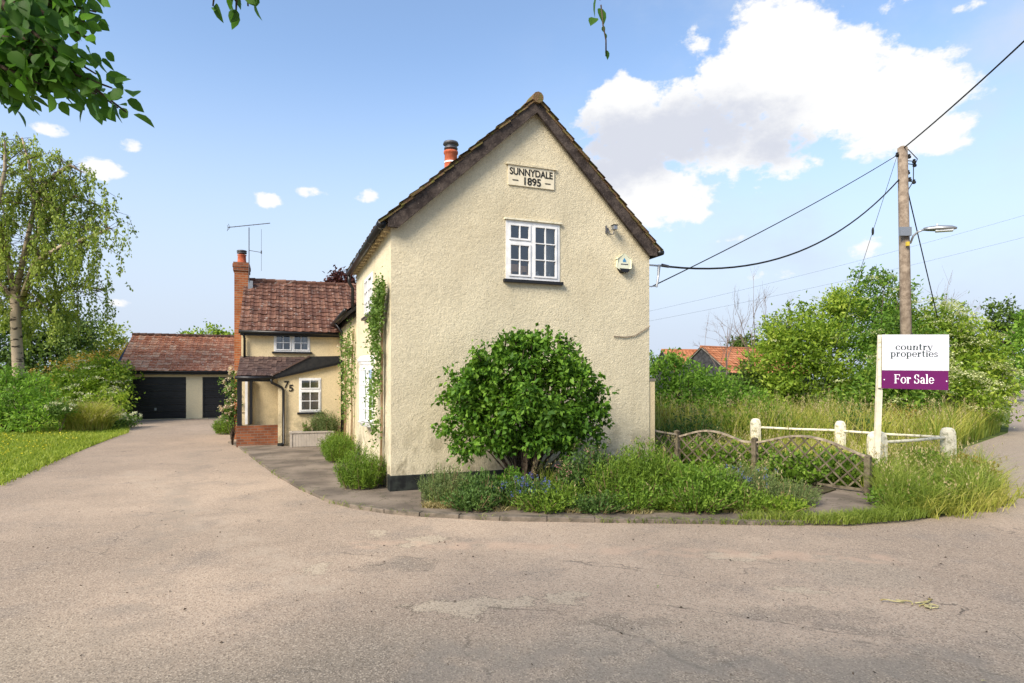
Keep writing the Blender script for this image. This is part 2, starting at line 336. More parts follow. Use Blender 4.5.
M['kerb'] = mat('kerb_stone', nz((.10, .085, .065), (.19, .155, .12), 6), .95, .1, lambda q, co: q.noise(co, 25, 6), .01)

# ------------------------------------------------------------ object helpers
def wloc(o):
    v = Vector((0, 0, 0))
    while o is not None: v += o.location; o = o.parent
    return v
def tag(o, label=None, cat=None, group=None, kind=None):
    if label: o['label'] = label
    if cat: o['category'] = cat
    if group: o['group'] = group
    if kind: o['kind'] = kind
    return o
def empty(name, loc, label=None, cat=None, group=None):
    o = bpy.data.objects.new(name, None); COL.objects.link(o); o.location = loc; o.empty_display_size = .2
    return tag(o, label, cat, group)
def nmesh(name, V, F, m, parent=None, smooth=False, base=None, nper=None):
    """V: (n,3) world verts.  F: list of faces, or (k,nper) array."""
    V = np.asarray(V, dtype=np.float64).reshape(-1, 3)
    org = wloc(parent) if parent is not None else Vector(base if base is not None else (0, 0, 0))
    V = V - np.array(org)
    me = bpy.data.meshes.new(name)
    if isinstance(F, np.ndarray):
        k, p = F.shape
        me.vertices.add(len(V)); me.vertices.foreach_set('co', V.astype(np.float32).ravel())
        me.loops.add(k*p); me.loops.foreach_set('vertex_index', F.astype(np.int32).ravel())
        me.polygons.add(k); me.polygons.foreach_set('loop_start', (np.arange(k)*p).astype(np.int32))
        me.update(calc_edges=True)
    else: me.from_pydata([tuple(v) for v in V], [], F)
    if smooth: me.polygons.foreach_set('use_smooth', [True]*len(me.polygons))
    me.materials.append(M[m] if isinstance(m, str) else m)
    o = bpy.data.objects.new(name, me); COL.objects.link(o)
    if parent is not None: o.parent = parent
    else: o.location = org
    return o
class MB:
    def __init__(s): s.V = []; s.F = []
    def add(s, v, f):
        n = len(s.V); s.V += [tuple(x) for x in v]; s.F += [tuple(i+n for i in q) for q in f]; return s
    def hexa(s, p):     # p: 8 points, bottom 4 then top 4
        return s.add(p, [(0, 3, 2, 1), (4, 5, 6, 7), (0, 1, 5, 4), (1, 2, 6, 5), (2, 3, 7, 6), (3, 0, 4, 7)])
    def box(s, fr, a, b):
        (x0, y0, z0), (x1, y1, z1) = a, b
        return s.hexa([fr(x0, y0, z0), fr(x1, y0, z0), fr(x1, y1, z0), fr(x0, y1, z0), fr(x0, y0, z1), fr(x1, y0, z1), fr(x1, y1, z1), fr(x0, y1, z1)])
    def beam(s, p, q, w, h, up=(0, 0, 1)):
        p, q = Vector(p), Vector(q); d = (q-p).normalized(); up = Vector(up)
        sd = d.cross(up)
        if sd.length < 1e-3: sd = d.cross(Vector((0, 1, 0)))
        sd.normalize(); uu = sd.cross(d).normalized()
        P = [c+sd*(i*w/2)+uu*(j*h/2) for c in (p, q) for i, j in ((-1, -1), (1, -1), (1, 1), (-1, 1))]
        return s.hexa(P)
    def tube(s, pts, rad, n=8, cap=True):
        pts = [Vector(p) for p in pts]; m_ = len(pts)
        if not isinstance(rad, (list, tuple)): rad = [rad]*m_
        b = len(s.V); ref = Vector((0.13, .31, 1)).normalized()
        for i, p in enumerate(pts):
            d = (pts[min(i+1, m_-1)]-pts[max(i-1, 0)]).normalized()
            a = d.cross(ref)
            if a.length < .05: a = d.cross(Vector((1, 0, 0)))
            a.normalize(); c = d.cross(a)
            for k in range(n):
                th = 2*math.pi*k/n; s.V.append(tuple(p+(a*math.cos(th)+c*math.sin(th))*rad[i]))
        for i in range(m_-1):
            for k in range(n):
                k2 = (k+1) % n; s.F.append((b+i*n+k, b+i*n+k2, b+(i+1)*n+k2, b+(i+1)*n+k))
        if cap:
            s.F.append(tuple(b+k for k in range(n))[::-1]); s.F.append(tuple(b+(m_-1)*n+k for k in range(n)))
        return s
    def poly(s, loops, f2, thick):
        """prism with holes: loops of 2D points, f2(a,b,t)->world; t=0 front, t=thick back"""
        tri = geometry.tessellate_polygon([[Vector((a, b, 0)) for a, b in lp] for lp in loops])
        flat = [p for lp in loops for p in lp]; n = len(flat); b0 = len(s.V)
        s.V += [tuple(f2(a, b, 0)) for a, b in flat]+[tuple(f2(a, b, thick)) for a, b in flat]
        for tr in tri:
            s.F.append(tuple(b0+i for i in tr)); s.F.append(tuple(b0+n+i for i in reversed(tr)))
        k = 0
        for lp in loops:
            m_ = len(lp)
            for i in range(m_):
                j = (i+1) % m_; s.F.append((b0+k+i, b0+k+j, b0+n+k+j, b0+n+k+i))
            k += m_
        return s
    def lathe(s, c, prof, n=16):
        b = len(s.V); c = Vector(c)
        for r, z in prof:
            for k in range(n):
                th = 2*math.pi*k/n; s.V.append((c.x+r*math.cos(th), c.y+r*math.sin(th), c.z+z))
        for i in range(len(prof)-1):
            for k in range(n):
                k2 = (k+1) % n; s.F.append((b+i*n+k, b+i*n+k2, b+(i+1)*n+k2, b+(i+1)*n+k))
        s.F.append(tuple(b+k for k in range(n))[::-1]); s.F.append(tuple(b+(len(prof)-1)*n+k for k in range(n)))
        return s
    def build(s, name, m, parent=None, smooth=False, base=None, bevel=0):
        o = nmesh(name, s.V, s.F, m, parent, smooth, base)
        if bevel:
            md = o.modifiers.new('bevel', 'BEVEL'); md.width = bevel; md.segments = 2; md.limit_method = 'ANGLE'
        return o
def ident(x, y, z): return Vector((x, y, z))
def rect(a0, a1, b0, b1): return [(a0, b0), (a1, b0), (a1, b1), (a0, b1)]

# ------------------------------------------------------------ house frame: u along the gable, v into the depth
C0 = Vector((-1.9991, 10.1113, 0)); U = Vector((.93386, .35765, 0)); Vv = Vector((-.35765, .93386, 0)); Z = Vector((0, 0, 1))
def hp(u, v, z): return C0+U*u+Vv*v+Z*z

# ------------------------------------------------------------ the setting
def sheet(name, pts, z, m, kind='structure'):
    tri = geometry.tessellate_polygon([[Vector((x, y, 0)) for x, y in pts]])
    return tag(nmesh(name, [(x, y, z) for x, y in pts], [tuple(t_) for t_ in tri], m), kind=kind)
def up_(o):
    me = o.data
    for p in me.polygons:
        if p.normal.z < 0: p.flip()
    return o
up_(sheet('ground', [(-1500, -300), (1500, -300), (1500, 2500), (-1500, 2500)], -.008, 'field'))
edgeL = [G(0, 485), G(60, 459), G(125, 433), (-17.2, 27.6)]
drive = [(-70, -40), (70, -40), (70, 12), (40, 25), (60, 66), (90, 104), (82, 106), (36.5, 44.7), (17.5, 21.6), (12.4, 16.8), (9.8, 13.4), (8.6, 11.4), (7.5, 9.45), (6.2, 8.7), (4, 8.6),
         (4, 10), (-1, 12), (-8, 19), (-9.5, 27), (-8.5, 31.5), (-17.6, 28.4), (-17.2, 27.6), G(125, 433), G(60, 459), G(0, 485), (-9.0, 9.6), (-11, 8.4), (-70, 4)]
up_(sheet('driveway', drive, 0.0, 'asphalt'))
up_(sheet('lawn_ground', [G(0, 485), G(60, 459), G(125, 433), (-17.4, 27.6), (-17.6, 34), (-90, 40), (-90, 4), (-11, 8.4), (-9.0, 9.6)], .012, 'lawnbase'))
# paved apron round the house
apr = [G(228, 443), G(236, 446), (-6.6, 15.3), (-5.46, 13.37), (-4.6, 11.95), (-3.63, 10.48), (-2.85, 9.45), (-2.39, 9.03), (-1.8, 8.66), (-1.27, 8.46), (-.16, 8.20), (1.1, 8.10), (2.46, 8.03), (3.3, 7.96), (4.35, 7.95), (5.3, 8.3), (6.0, 8.9),
       (6.2, 10.2), (4.8, 11.6), (2.8, 12.2), (-1.2, 11.6), (-4, 18), (-7.4, 18.5)]
mb = MB(); mb.poly([apr], lambda a, b, t_: Vector((a, b, .045-t_)), .05); up = mb.build('pavement', 'paving'); tag(up, kind='structure')
rnd = random.Random(5)
mb = MB()
ks = apr[7:15]
for a, b in zip(ks[:-1], ks[1:]):
    a, b = Vector((*a, 0)), Vector((*b, 0)); n = max(1, round((b-a).length/.55)); d = (b-a)/n; nn = Vector((d.y, -d.x, 0)).normalized()
    for i in range(n):
        p, q_ = a+d*i+d*.01, a+d*(i+1)-d*.01; zt = .055+rnd.uniform(-.006, .006); w0 = .015+rnd.uniform(-.008, .008)
        mb.hexa([p+nn*w0-Z*.02, q_+nn*w0-Z*.02, q_-nn*.13-Z*.02, p-nn*.13-Z*.02, p+nn*w0+Z*zt, q_+nn*w0+Z*zt, q_-nn*.13+Z*zt, p-nn*.13+Z*zt])
tag(mb.build('kerb', 'kerb', bevel=.008), kind='structure')
bed = [(-1.35, 9.1), (-.6, 8.75), (.3, 8.62), (1.5, 8.5), (2.6, 8.5), (3.7, 8.6), (4.3, 9.2), (5.4, 10.2), (4.6, 11.3), (2.9, 12.0), (2.55, 11.8), tuple(hp(2, .0, 0)[:2]), tuple(hp(.5, 0, 0)[:2])]
mb = MB(); mb.poly([bed], lambda a, b, t_: Vector((a, b, .07-t_)), .05); tag(mb.build('soil_bed', 'soil'), kind='structure')

# ------------------------------------------------------------ foliage tools
def unit(a): return a/np.maximum(np.linalg.norm(a, axis=1, keepdims=True), 1e-9)
def leaves(P, A, N, ln, wd, fold=.25):
    """P base points, A axis, N approx normal -> two-triangle folded leaves"""
    n = len(P); A = unit(A); sd = unit(np.cross(A, N)); up = np.cross(sd, A)
    ln = np.asarray(ln).reshape(-1, 1)*np.ones((n, 1)); wd = np.asarray(wd).reshape(-1, 1)*np.ones((n, 1))
    mid = P+A*ln*.42
    v = np.stack([P, mid-sd*wd/2+up*wd*fold, P+A*ln, mid+sd*wd/2+up*wd*fold], 1).reshape(-1, 3)
    b = (np.arange(n)*4)[:, None]
    f = np.concatenate([b+np.array([0, 3, 2]), b+np.array([0, 2, 1])], 0)
    return v, f
def crown_pts(rg, bl, n, clump, shell=.55, nper=22):
    """bl: list of (centre, radii).  Leaves are gathered in clumps spread through the volume"""
    out, dirs = [], []
    vol = np.array([(r[0]*r[1]*r[2])**(2/3) for c, r in bl]); vol = vol/vol.sum()
    for (c, r), w in zip(bl, vol):
        k = max(2, int(n*w/nper)); d = unit(rg.normal(size=(k, 3))); rr = (shell+(1.06-shell)*rg.random(k)**.7)
        cc = np.array(c)+d*rr[:, None]*np.array(r); cr = clump*(.5+rg.random(k)*.9)
        m_ = rg.integers(int(nper*.4), int(nper*1.6), k)
        idx = np.repeat(np.arange(k), m_)
        p = cc[idx]+rg.normal(size=(len(idx), 3))*cr[idx][:, None]*np.array([.55, .55, .42])
        out.append(p); dirs.append(d[idx])
    return np.concatenate(out), np.concatenate(dirs)
def crown(name, bl, n, ln, wd, m, parent, seed, clump=.3, shell=.55, droop=0, up=.7, zmin=.05, base=None, nper=22, label=None, sub=9):
    rg = np.random.default_rng(seed)
    if sub:          # break every lobe into boughs so the outline is ragged and the inside has hollows
        nb = []
        for c, r_ in bl:
            c, r_ = np.array(c), np.array(r_); nb.append((c, r_*.74))
            for d in unit(rg.normal(size=(sub, 3))+np.array([0, -.25, .15])):
                nb.append((c+d*r_*rg.uniform(.70, .98), r_*rg.uniform(.20, .40)))
        bl = nb
    P, D = crown_pts(rg, bl, n, clump, shell, nper); k = P[:, 2] > zmin; P, D = P[k], D[k]
    A = D*.7+rg.normal(size=P.shape)*.7+np.array([0, 0, -droop])
    N = D*.5+rg.normal(size=P.shape)*.55+np.array([0, 0, up])
    s_ = .6+.7*rg.random(len(P))
    v, f = leaves(P, A, N, ln*s_, wd*s_)
    o = nmesh(name, v, f, m, parent, base=base)
    if label: o['label'] = label
    return o
def blade_mesh(P, H, lean, w, rg, bend=.35):
    n = len(P); th = rg.random(n)*2*math.pi; d = np.stack([np.cos(th), np.sin(th), np.zeros(n)], 1)
    ph = rg.random(n)*2*math.pi; s_ = np.stack([np.cos(ph), np.sin(ph), np.zeros(n)], 1)*(w/2)
    H = H[:, None]; lean = lean[:, None]; z = np.array([0, 0, 1.0])
    mid = P+z*H*.55+d*H*lean*.35; tip = P+z*H*(1-.25*lean)+d*H*lean*(1+bend)
    v = np.stack([P-s_, P+s_, mid-s_*.8, mid+s_*.8, tip], 1).reshape(-1, 3)
    b = (np.arange(n)*5)[:, None]
    f = np.concatenate([b+np.array([0, 1, 3]), b+np.array([0, 3, 2]), b+np.array([2, 3, 4])], 0)
    return v, f, tip
def limbs(mb, base, ends, r0, rg, splay=.35, n=6, kink=.08):
    base = Vector(base)
    for e in ends:
        e = Vector(e); L = (e-base).length; pts = []
        for i in range(n+1):
            s_ = i/n; p = base.lerp(e, s_); p.z = base.z+(e.z-base.z)*(s_**(1-splay*.6))
            if 0 < i: p += Vector((rg.normal(), rg.normal(), rg.normal()*.5))*L*kink*.35*(s_ if s_ < .6 else .6)
            pts.append(p)
        mb.tube(pts, [r0*(1-.85*i/n) for i in range(n+1)], 7)
def bush(name, bl, n, ln, wd, m, label, cat, seed, clump=.3, group=None, stem=.04, shoots=0, fl=None, bark='bark', trunkname='stem', droop=0, shell=.5, nper=22, sub=9):
    rg = np.random.default_rng(seed+900)
    c = np.mean([b[0] for b in bl], axis=0); root = empty(name, (c[0], c[1], 0), label, cat, group)
    crown('foliage', bl, n, ln, wd, m, root, seed, clump, droop=droop, shell=shell, nper=nper, sub=sub)
    mb = MB(); ends = []
    for b in bl:
        for k in range(3):
            ends.append(np.array(b[0])+rg.normal(size=3)*np.array(b[1])*.35)
    limbs(mb, (c[0], c[1], -.02), ends, stem, rg)
    if shoots:
        P, A, N = [], [], []
        for k in range(shoots):
            b = bl[rg.integers(len(bl))]; d = unit(rg.normal(size=(1, 3))+np.array([0, 0, .9]))[0]; d[2] = abs(d[2])
            s0 = np.array(b[0])+d*np.array(b[1])*.9; L = max(b[1])*rg.uniform(.18, .42); s1 = s0+unit((d*.5+np.array([0, 0, .8]))[None])[0]*L
            mb.tube([s0, (s0+s1)/2+rg.normal(size=3)*.03*L, s1], [.012, .009, .004], 5)
            q_ = int(10*L/ln)+4; tt = rg.random(q_)**.8
            P.append(s0+(s1-s0)*tt[:, None]+rg.normal(size=(q_, 3))*ln*.4); A.append(rg.normal(size=(q_, 3))+d*.5); N.append(rg.normal(size=(q_, 3))+np.array([0, 0, .8]))
        P, A, N = map(np.concatenate, (P, A, N)); s_ = .6+.6*rg.random(len(P))
        v, f = leaves(P, A, N, ln*s_, wd*s_); nmesh('shoot_leaves', v, f, m, root)
    mb.build(trunkname, bark, root, smooth=True)
    if fl:
        nf, rad, mm, mode = fl
        P = []
        for k in range(nf):
            b = bl[rg.integers(len(bl))]; d = unit(rg.normal(size=(1, 3))+np.array([0, -.9, .5]))[0]
            p = np.array(b[0])+d*np.array(b[1])*1.12
            if p[2] < .3: p[2] = .3+abs(p[2])
            if mode == 'flat':
                q_ = 40; o_ = rg.normal(size=(q_, 3))*np.array([rad, rad, rad*.22])*.6; o_[:, 2] -= (o_[:, 0]**2+o_[:, 1]**2)/rad*.2
            else:
                q_ = 16; o_ = rg.normal(size=(q_, 3))*rad*.4
            P.append(p+o_)
        P = np.concatenate(P); s_ = rad*(.28 if mode == 'flat' else .8)
        v, f = leaves(P, rg.normal(size=P.shape)*np.array([1, 1, .3]), np.array([0, 0, 1.0])+rg.normal(size=P.shape)*.3, s_, s_)
        nmesh('blossom', v, f, mm, root)
    return root
def at(px, py, d): return ((px-CX)/FP*d, d, EYE+(HZ-py)/FP*d)
def pb(px, py, d, rx, ry, depth=None):     # an ellipsoid lobe centred at a sighted point, radii in metres from its apparent size
    k = d/FP; return (at(px, py, d), (rx*k, depth if depth else rx*k*.8, ry*k))

# ------------------------------------------------------------ building tools
def roof_tiles(name, o, along, down, nrm, Lh, Ld, m, parent, tw=.30, gauge=.30, wave=.030, lip=.022, seed=1, skew=0, clipf=None, sides=None):
    """rows of overlapping roll tiles on the plane o + along*a + down*b"""
    rg = np.random.default_rng(seed); o, along, down, nrm = map(np.array, (o, along, down, nrm))
    ncol = max(1, round(Lh/tw)); nrow = max(1, round(Ld/gauge)); tw = Lh/ncol; gauge = Ld/nrow
    K = 5; xs = np.linspace(0, 1, K); prof = wave*(np.cos((xs-.15)*2*math.pi)*.5+.5)
    V, F = [], []; nb = 0
    for r in range(nrow):
        for c in range(ncol):
            if clipf and not clipf((c+.5)*tw, (r+.5)*gauge): continue
            j = rg.normal()*.004; k = rg.normal()*.004; dr = rg.normal()*.006
            top = r*gauge-.02; bot = (r+1)*gauge+.035+dr
            a = c*tw+xs*tw*.985
            for b, h in ((top, .0), (bot, lip)):
                for i in range(K): V.append(o+along*a[i]+down*b+nrm*(prof[i]+h+.012+j+k*xs[i]))
            for i in range(K): V.append(o+along*a[i]+down*bot+nrm*(prof[i]+lip-.014+j))
            for i in range(K-1):
                F.append((nb+i, nb+i+1, nb+K+i+1, nb+K+i)); F.append((nb+K+i, nb+K+i+1, nb+2*K+i+1, nb+2*K+i))
            nb += 3*K
    return nmesh(name, V, F, m, parent)
def window(parent, fr, w, h, layout, mname='white', name='window', frame=.05, sill='black', curtain=None, deep=.08, sill_ext=.05, label=None):
    """fr(a,b,t): a across, b up, t outwards.  layout: list of casements (a0,a1,b0,b1,ncols,nrows) in 0..1"""
    f2 = lambda a, b, t_: fr(a, b, .012-t_)
    mb = MB(); outer = rect(0, w, 0, h); g = .028
    holes = [rect(frame+(w-2*frame)*a0+(g if a0 > 0 else 0), frame+(w-2*frame)*a1-(g if a1 < 1 else 0), frame+(h-2*frame)*b0+(g if b0 > 0 else 0), frame+(h-2*frame)*b1-(g if b1 < 1 else 0)) for a0, a1, b0, b1, nc, nr in layout]
    mb.poly([outer]+holes, f2, deep)
    win = mb.build(name, mname, parent)
    if label: win['label'] = label
    cs = MB(); gl = MB()
    for hr, (a0, a1, b0, b1, nc, nr) in zip(holes, layout):
        (x0, z0), (x1, z1) = hr[0], hr[2]; s_ = .034
        hs = []; cw = (x1-x0-2*s_+.016)/nc; ch = (z1-z0-2*s_+.016)/nr
        for i in range(nc):
            for j in range(nr):
                hs.append(rect(x0+s_+i*cw, x0+s_+i*cw+cw-.018, z0+s_+j*ch, z0+s_+j*ch+ch-.018))
        cs.poly([rect(x0+.003, x1-.003, z0+.003, z1-.003)]+hs, lambda a, b, t_: fr(a, b, .028-t_), .05)
        gl.add([fr(x0+.01, z0+.01, -.002), fr(x1-.01, z0+.01, -.002), fr(x1-.01, z1-.01, -.002), fr(x0+.01, z1-.01, -.002)], [(0, 1, 2, 3)])
    cs.build('casement', mname, win); gl.build('pane', 'glass', win)
    if sill:
        sb = MB(); sb.box(lambda a, t_, b: fr(a, b, t_), (-sill_ext, -.02, -.055), (w+sill_ext, .075, -.003)); sb.build('sill', sill, win)
    if curtain:
        for (a0, a1) in curtain:
            cb = MB(); n = 10
            pts = [fr(a0+(a1-a0)*i/n, 0, -.16+.02*math.sin(i*2.1)) for i in range(n+1)]
            V = [p+Z*.02 for p in pts]+[p+Z*(h-.02) for p in pts]
            cb.add(V, [(i, i+1, n+2+i, n+1+i) for i in range(n)]); cb.build('curtain', 'curtain', win, smooth=True)
    return win
def textmesh(name, s, size, m, parent, org, ax, ay, nr, xs=1, depth=.004, align='CENTER', weight=0):
    cu = bpy.data.curves.new(name, 'FONT'); cu.body = s; cu.size = size; cu.align_x = align; cu.extrude = depth; cu.offset = weight
    ob = bpy.data.objects.new(name, cu); COL.objects.link(ob)
    me = bpy.data.meshes.new_from_object(ob.evaluated_get(bpy.context.evaluated_depsgraph_get()))
    bpy.data.objects.remove(ob)
    org, ax, ay, nr = map(Vector, (org, ax, ay, nr))
    V = [org+ax*v.co.x*xs+ay*v.co.y+nr*v.co.z for v in me.vertices]; F = [tuple(p.vertices) for p in me.polygons]
    bpy.data.meshes.remove(me)
    return nmesh(name, V, F, m, parent)

# ============================================================ THE COTTAGE
house = empty('cottage', hp(0, 0, 0), 'cream roughcast gabled cottage with white windows, black plinth and brown tiled rear wing', 'house')
W_ = 5.0; EH = 4.56; EHR = 4.47; APX = 2.57; APZ = 6.85; L1 = 4.75; T = .25
gw = (2.02, 3.07, 3.67, 4.72)    # gable window
# gable wall
mb = MB(); mb.poly([[(0, .30), (W_, .30), (W_, EHR), (APX, APZ), (0, EH)], rect(*gw)], lambda a, b, t_: hp(a, t_, b), T)
mb.build('gable_wall', 'render', house)
mb = MB(); mb.box(hp, (-.025, -.03, -.05), (W_+.01, .22, .30)); mb.build('plinth', 'plinth', house, bevel=.008)
# left side wall
sw1 = (2.04, 3.22, 3.20, 4.02); bayv = (1.85, 3.05, 1.06, 2.12)
mb = MB(); mb.poly([rect(T, L1, 0, EH), rect(*sw1), rect(*bayv)], lambda a, b, t_: hp(t_, a, b), T); mb.build('side_wall', 'render', house)
mb = MB(); mb.box(hp, (W_-T, T, 0), (W_, L1, EHR)); mb.build('far_side_wall', 'render', house)
mb = MB(); mb.poly([[(T, 0), (W_-T, 0), (W_-T, EHR), (APX, APZ), (T, EH)]], lambda a, b, t_: hp(a, L1-t_, b), T); mb.build('rear_gable_wall', 'render', house)
# second block, lower eaves
E2 = 3.56; L2 = 8.9
mb = MB(); mb.poly([rect(L1, L2, 0, E2)], lambda a, b, t_: hp(.03+t_, a, b), T); mb.build('middle_wall', 'render_smooth', house)
mb = MB(); mb.box(hp, (W_-T-.05, L1, 0), (W_-.05, 12.5, E2)); mb.build('middle_far_wall', 'render_smooth', house)
# main roof
sl = (APZ-EH)/APX; slR = (APZ-EHR)/(W_-APX)
def roofslab(name, u0, z0, u1, z1, v0, v1, th, m, lift=.0):
    mb = MB(); mb.poly([[(u0, z0+lift), (u1, z1+lift), (u1, z1+lift+th), (u0, z0+lift+th)]], lambda a, b, t_: hp(a, v0+t_, b), v1-v0); return mb.build(name, m, house)
ov = .09
roofslab('roof_deck', -ov, EH-ov*sl, APX, APZ, -.06, L1+.05, .05, 'barge', .005)
roofslab('roof_deck', W_+ov, EHR-ov*slR, APX, APZ, -.06, L1+.05, .05, 'barge', .005)
def slope(u0, z0, u1, z1):
    d = Vector((u1-u0, 0, z1-z0)); L = d.length; d.normalize(); return d, L
for (ue, ze, sg, sd) in ((-ov-.05, EH-(ov+.05)*sl, 1, 11), (W_+ov+.03, EHR-(ov+.03)*slR, -1, 12)):
    d, L = slope(APX, APZ+.02, ue, ze+.02)
    down = U*d.x+Z*d.z; nr = Vv.cross(down); nr = nr if nr.z > 0 else -nr
    o_ = hp(APX, -.17, APZ)+nr*.035
    roof_tiles('roof_tiles', o_, Vv, down, nr, L1+.22, L, 'tile_moss', house, tw=.26, gauge=.22, wave=.02, lip=.03, seed=sd)
    # verge: doubled tile ends bedded on mortar over the bargeboard
    mb = MB(); rg_ = random.Random(sd); n = round(L/.22)
    for i in range(n):
        b0 = L*i/n; b1 = L*(i+1)/n+.04; a = rg_.uniform(-.02, .03)
        for lay, (h0, h1) in enumerate(((.012, .038), (.042, .068))):
            jj = rg_.uniform(-.008, .008)
            P = [hp(APX, vv, APZ)+down*bb+nr*(hh+jj+(0 if bb == b0 else .02)) for hh in (h0, h1) for vv, bb in ((-.155-a+lay*.02, b0), (-.155-a+lay*.02, b1), (.12, b1), (.12, b0))]
            mb.hexa(P)
    mb.build('verge_tiles', 'tile_moss', house)
    # bargeboard
    u_e = -ov+.02 if sg == 1 else W_+ov-.0
    s_ = sl if sg == 1 else slR; z_e = (EH if sg == 1 else EHR)-abs((u_e if sg == 1 else u_e-W_))*s_
    top = .030; dp = .225
    mb = MB(); mb.poly([[(APX, APZ+top), (u_e, z_e+top), (u_e, z_e+top-dp*.62), (u_e+sg*.16, z_e+top-dp+.16*s_*.55), (APX, APZ+top-dp)]], lambda a, b, t_: hp(a, -.135+t_, b), .05)
    mb.build('bargeboard', 'barge', house, bevel=.006)
mb = MB()
for i in range(16):
    v0 = -.2+i*.32; mb.tube([hp(APX, v0, APZ+.045), hp(APX, v0+.34, APZ+.055)], [.10, .108], 10)
mb.build('ridge_tiles', 'tile_moss', house, smooth=False)
# eaves: rafter feet and gutter on the left, gutter end on the right
for i in range(15):
    v = .12+i*.32; mb = MB(); mb.box(hp, (-.10, v, EH-.20), (-.001, v+.07, EH-.11)); mb.build('rafter_foot', 'render_smooth', house)
def gutter(parent, pts, r=.06, m='black'):
    mb = MB(); mb.tube(pts, r, 10); return mb.build('gutter', m, parent, smooth=True)
gutter(house, [hp(-.17, -.12, EH-.13), hp(-.17, L1+.05, EH-.16)], .065)
for i in range(5): mb = MB(); mb.tube([hp(-.17, -.08+i*1.18, EH-.13), hp(-.17, -.02+i*1.18, EH-.131)], .080, 10); mb.build('gutter_bracket', 'black', house)
gutter(house, [hp(W_+.19, -.14, EHR-.12), hp(W_+.19, L1, EHR-.15)], .06)
mb = MB(); mb.tube([hp(-.17, L1+.02, EH-.18), hp(-.16, L1+.04, EH-.38), hp(-.08, L1+.05, EH-.5), hp(-.08, L1+.05, 3.55)], .038, 8); mb.build('downpipe', 'black', house, smooth=True)
# middle roof
def tiled_slope(name, a, b, c, d_, m, seed, tw=.3, gauge=.3, th=.07, deck='black', clipf=None, wave=.03, lip=.022):
    """a,b = top ends, c,d_ = bottom ends under a and b"""
    a, b, c, d_ = map(Vector, (a, b, c, d_)); al = (b-a); La = al.length; al.normalize(); dn = c-a; Ld = dn.length; dn.normalize()
    nr = al.cross(dn); nr = nr if nr.z > 0 else -nr; nr.normalize()
    mb = MB(); mb.hexa([a-nr*th, b-nr*th, d_-nr*th, c-nr*th, a, b, d_, c]); mb.build(name+'_deck', deck, house)
    return roof_tiles(name+'_tiles', a, al, dn, nr, La, Ld, m, house, tw=tw, gauge=gauge, seed=seed, clipf=clipf, wave=wave, lip=lip)
MZ = 5.6; MU = 2.45
tiled_slope('middle_roof', hp(MU, L1+.02, MZ), hp(MU, 11.2, MZ), hp(-.18, L1+.02, E2-.05), hp(-.18, 11.2, E2-.05), 'tile_brown', 31)
tiled_slope('middle_roof', hp(MU, L1+.02, MZ), hp(MU, 13, MZ), hp(W_+.1, L1+.02, E2-.05), hp(W_+.1, 13, E2-.05), 'tile_brown', 32)
mb = MB(); mb.box(hp, (.005, L1+.06, E2-.15), (.028, L2, E2-.01)); mb.build('fascia', 'black', house)
gutter(house, [hp(-.24, L1+.1, E2-.03), hp(-.24, L2-.2, E2-.06)], .055)
mb = MB(); mb.tube([hp(-.24, 7.6, E2-.08), hp(-.06, 7.6, E2-.35), hp(-.06, 7.6, .05)], .036, 8); mb.build('downpipe', 'black', house, smooth=True)
# rear wing
VR = 8.949; RU0 = -2.72; RE = 3.30; RVr = VR+2.3; RZ = 5.03; RU1 = 1.6
rw = (-1.85, -.85, 2.70, 3.23)
mb = MB(); mb.poly([rect(RU0, .25, 0, RE), rect(*rw)], lambda a, b, t_: hp(a, VR+t_, b), T); mb.build('rear_wing_wall', 'render_smooth', house)
mb = MB(); mb.poly([[(VR+T, 0), (VR+4.6, 0), (VR+4.6, RE), (RVr, RZ-.1), (VR+T, RE+.1)]], lambda a, b, t_: hp(RU0+t_, a, b), T); mb.build('rear_wing_end_wall', 'render_smooth', house)
mb = MB(); mb.box(hp, (RU0+T, VR+4.35, 0), (4.8, VR+4.6, RE)); mb.build('rear_wing_back_wall', 'render_smooth', house)
tiled_slope('rear_roof', hp(RU0-.02, RVr, RZ), hp(RU1, RVr, RZ), hp(RU0-.05, VR-.2, RE-.03), hp(RU1, VR-.2, RE-.03), 'tile_brown', 41, tw=.24, gauge=.24, lip=.03)
tiled_slope('rear_roof', hp(RU0-.02, RVr, RZ), hp(RU1, RVr, RZ), hp(RU0-.05, VR+4.8, RE-.03), hp(RU1, VR+4.8, RE-.03), 'tile_brown', 42)
mb = MB()
for i in range(14): mb.tube([hp(RU0-.02+i*.31, RVr, RZ+.035), hp(RU0+.30+i*.31, RVr, RZ+.045)], [.085, .095], 8)
mb.build('ridge_tiles', 'tile_brown', house)
mb = MB(); mb.box(hp, (RU0-.02, VR-.16, RE-.16), (.0, VR-.14, RE-.03)); mb.build('fascia', 'black', house)
gutter(house, [hp(RU0-.06, VR-.21, RE-.05), hp(.0, VR-.21, RE-.07)], .055)
mb = MB(); mb.tube([hp(RU0+.06, VR-.2, RE-.08), hp(RU0+.09, VR-.07, RE-.25), hp(RU0+.09, VR-.07, 2.45)], .034, 8); mb.build('downpipe', 'black', house, smooth=True)
window(house, lambda a, b, t_: hp(rw[0]+a, VR-t_, rw[2]+b), rw[1]-rw[0], rw[3]-rw[2], [(0, .5, 0, 1, 2, 2), (.5, 1, 0, 1, 2, 2)], frame=.035, curtain=[(.06, .2), (.8, .94)])
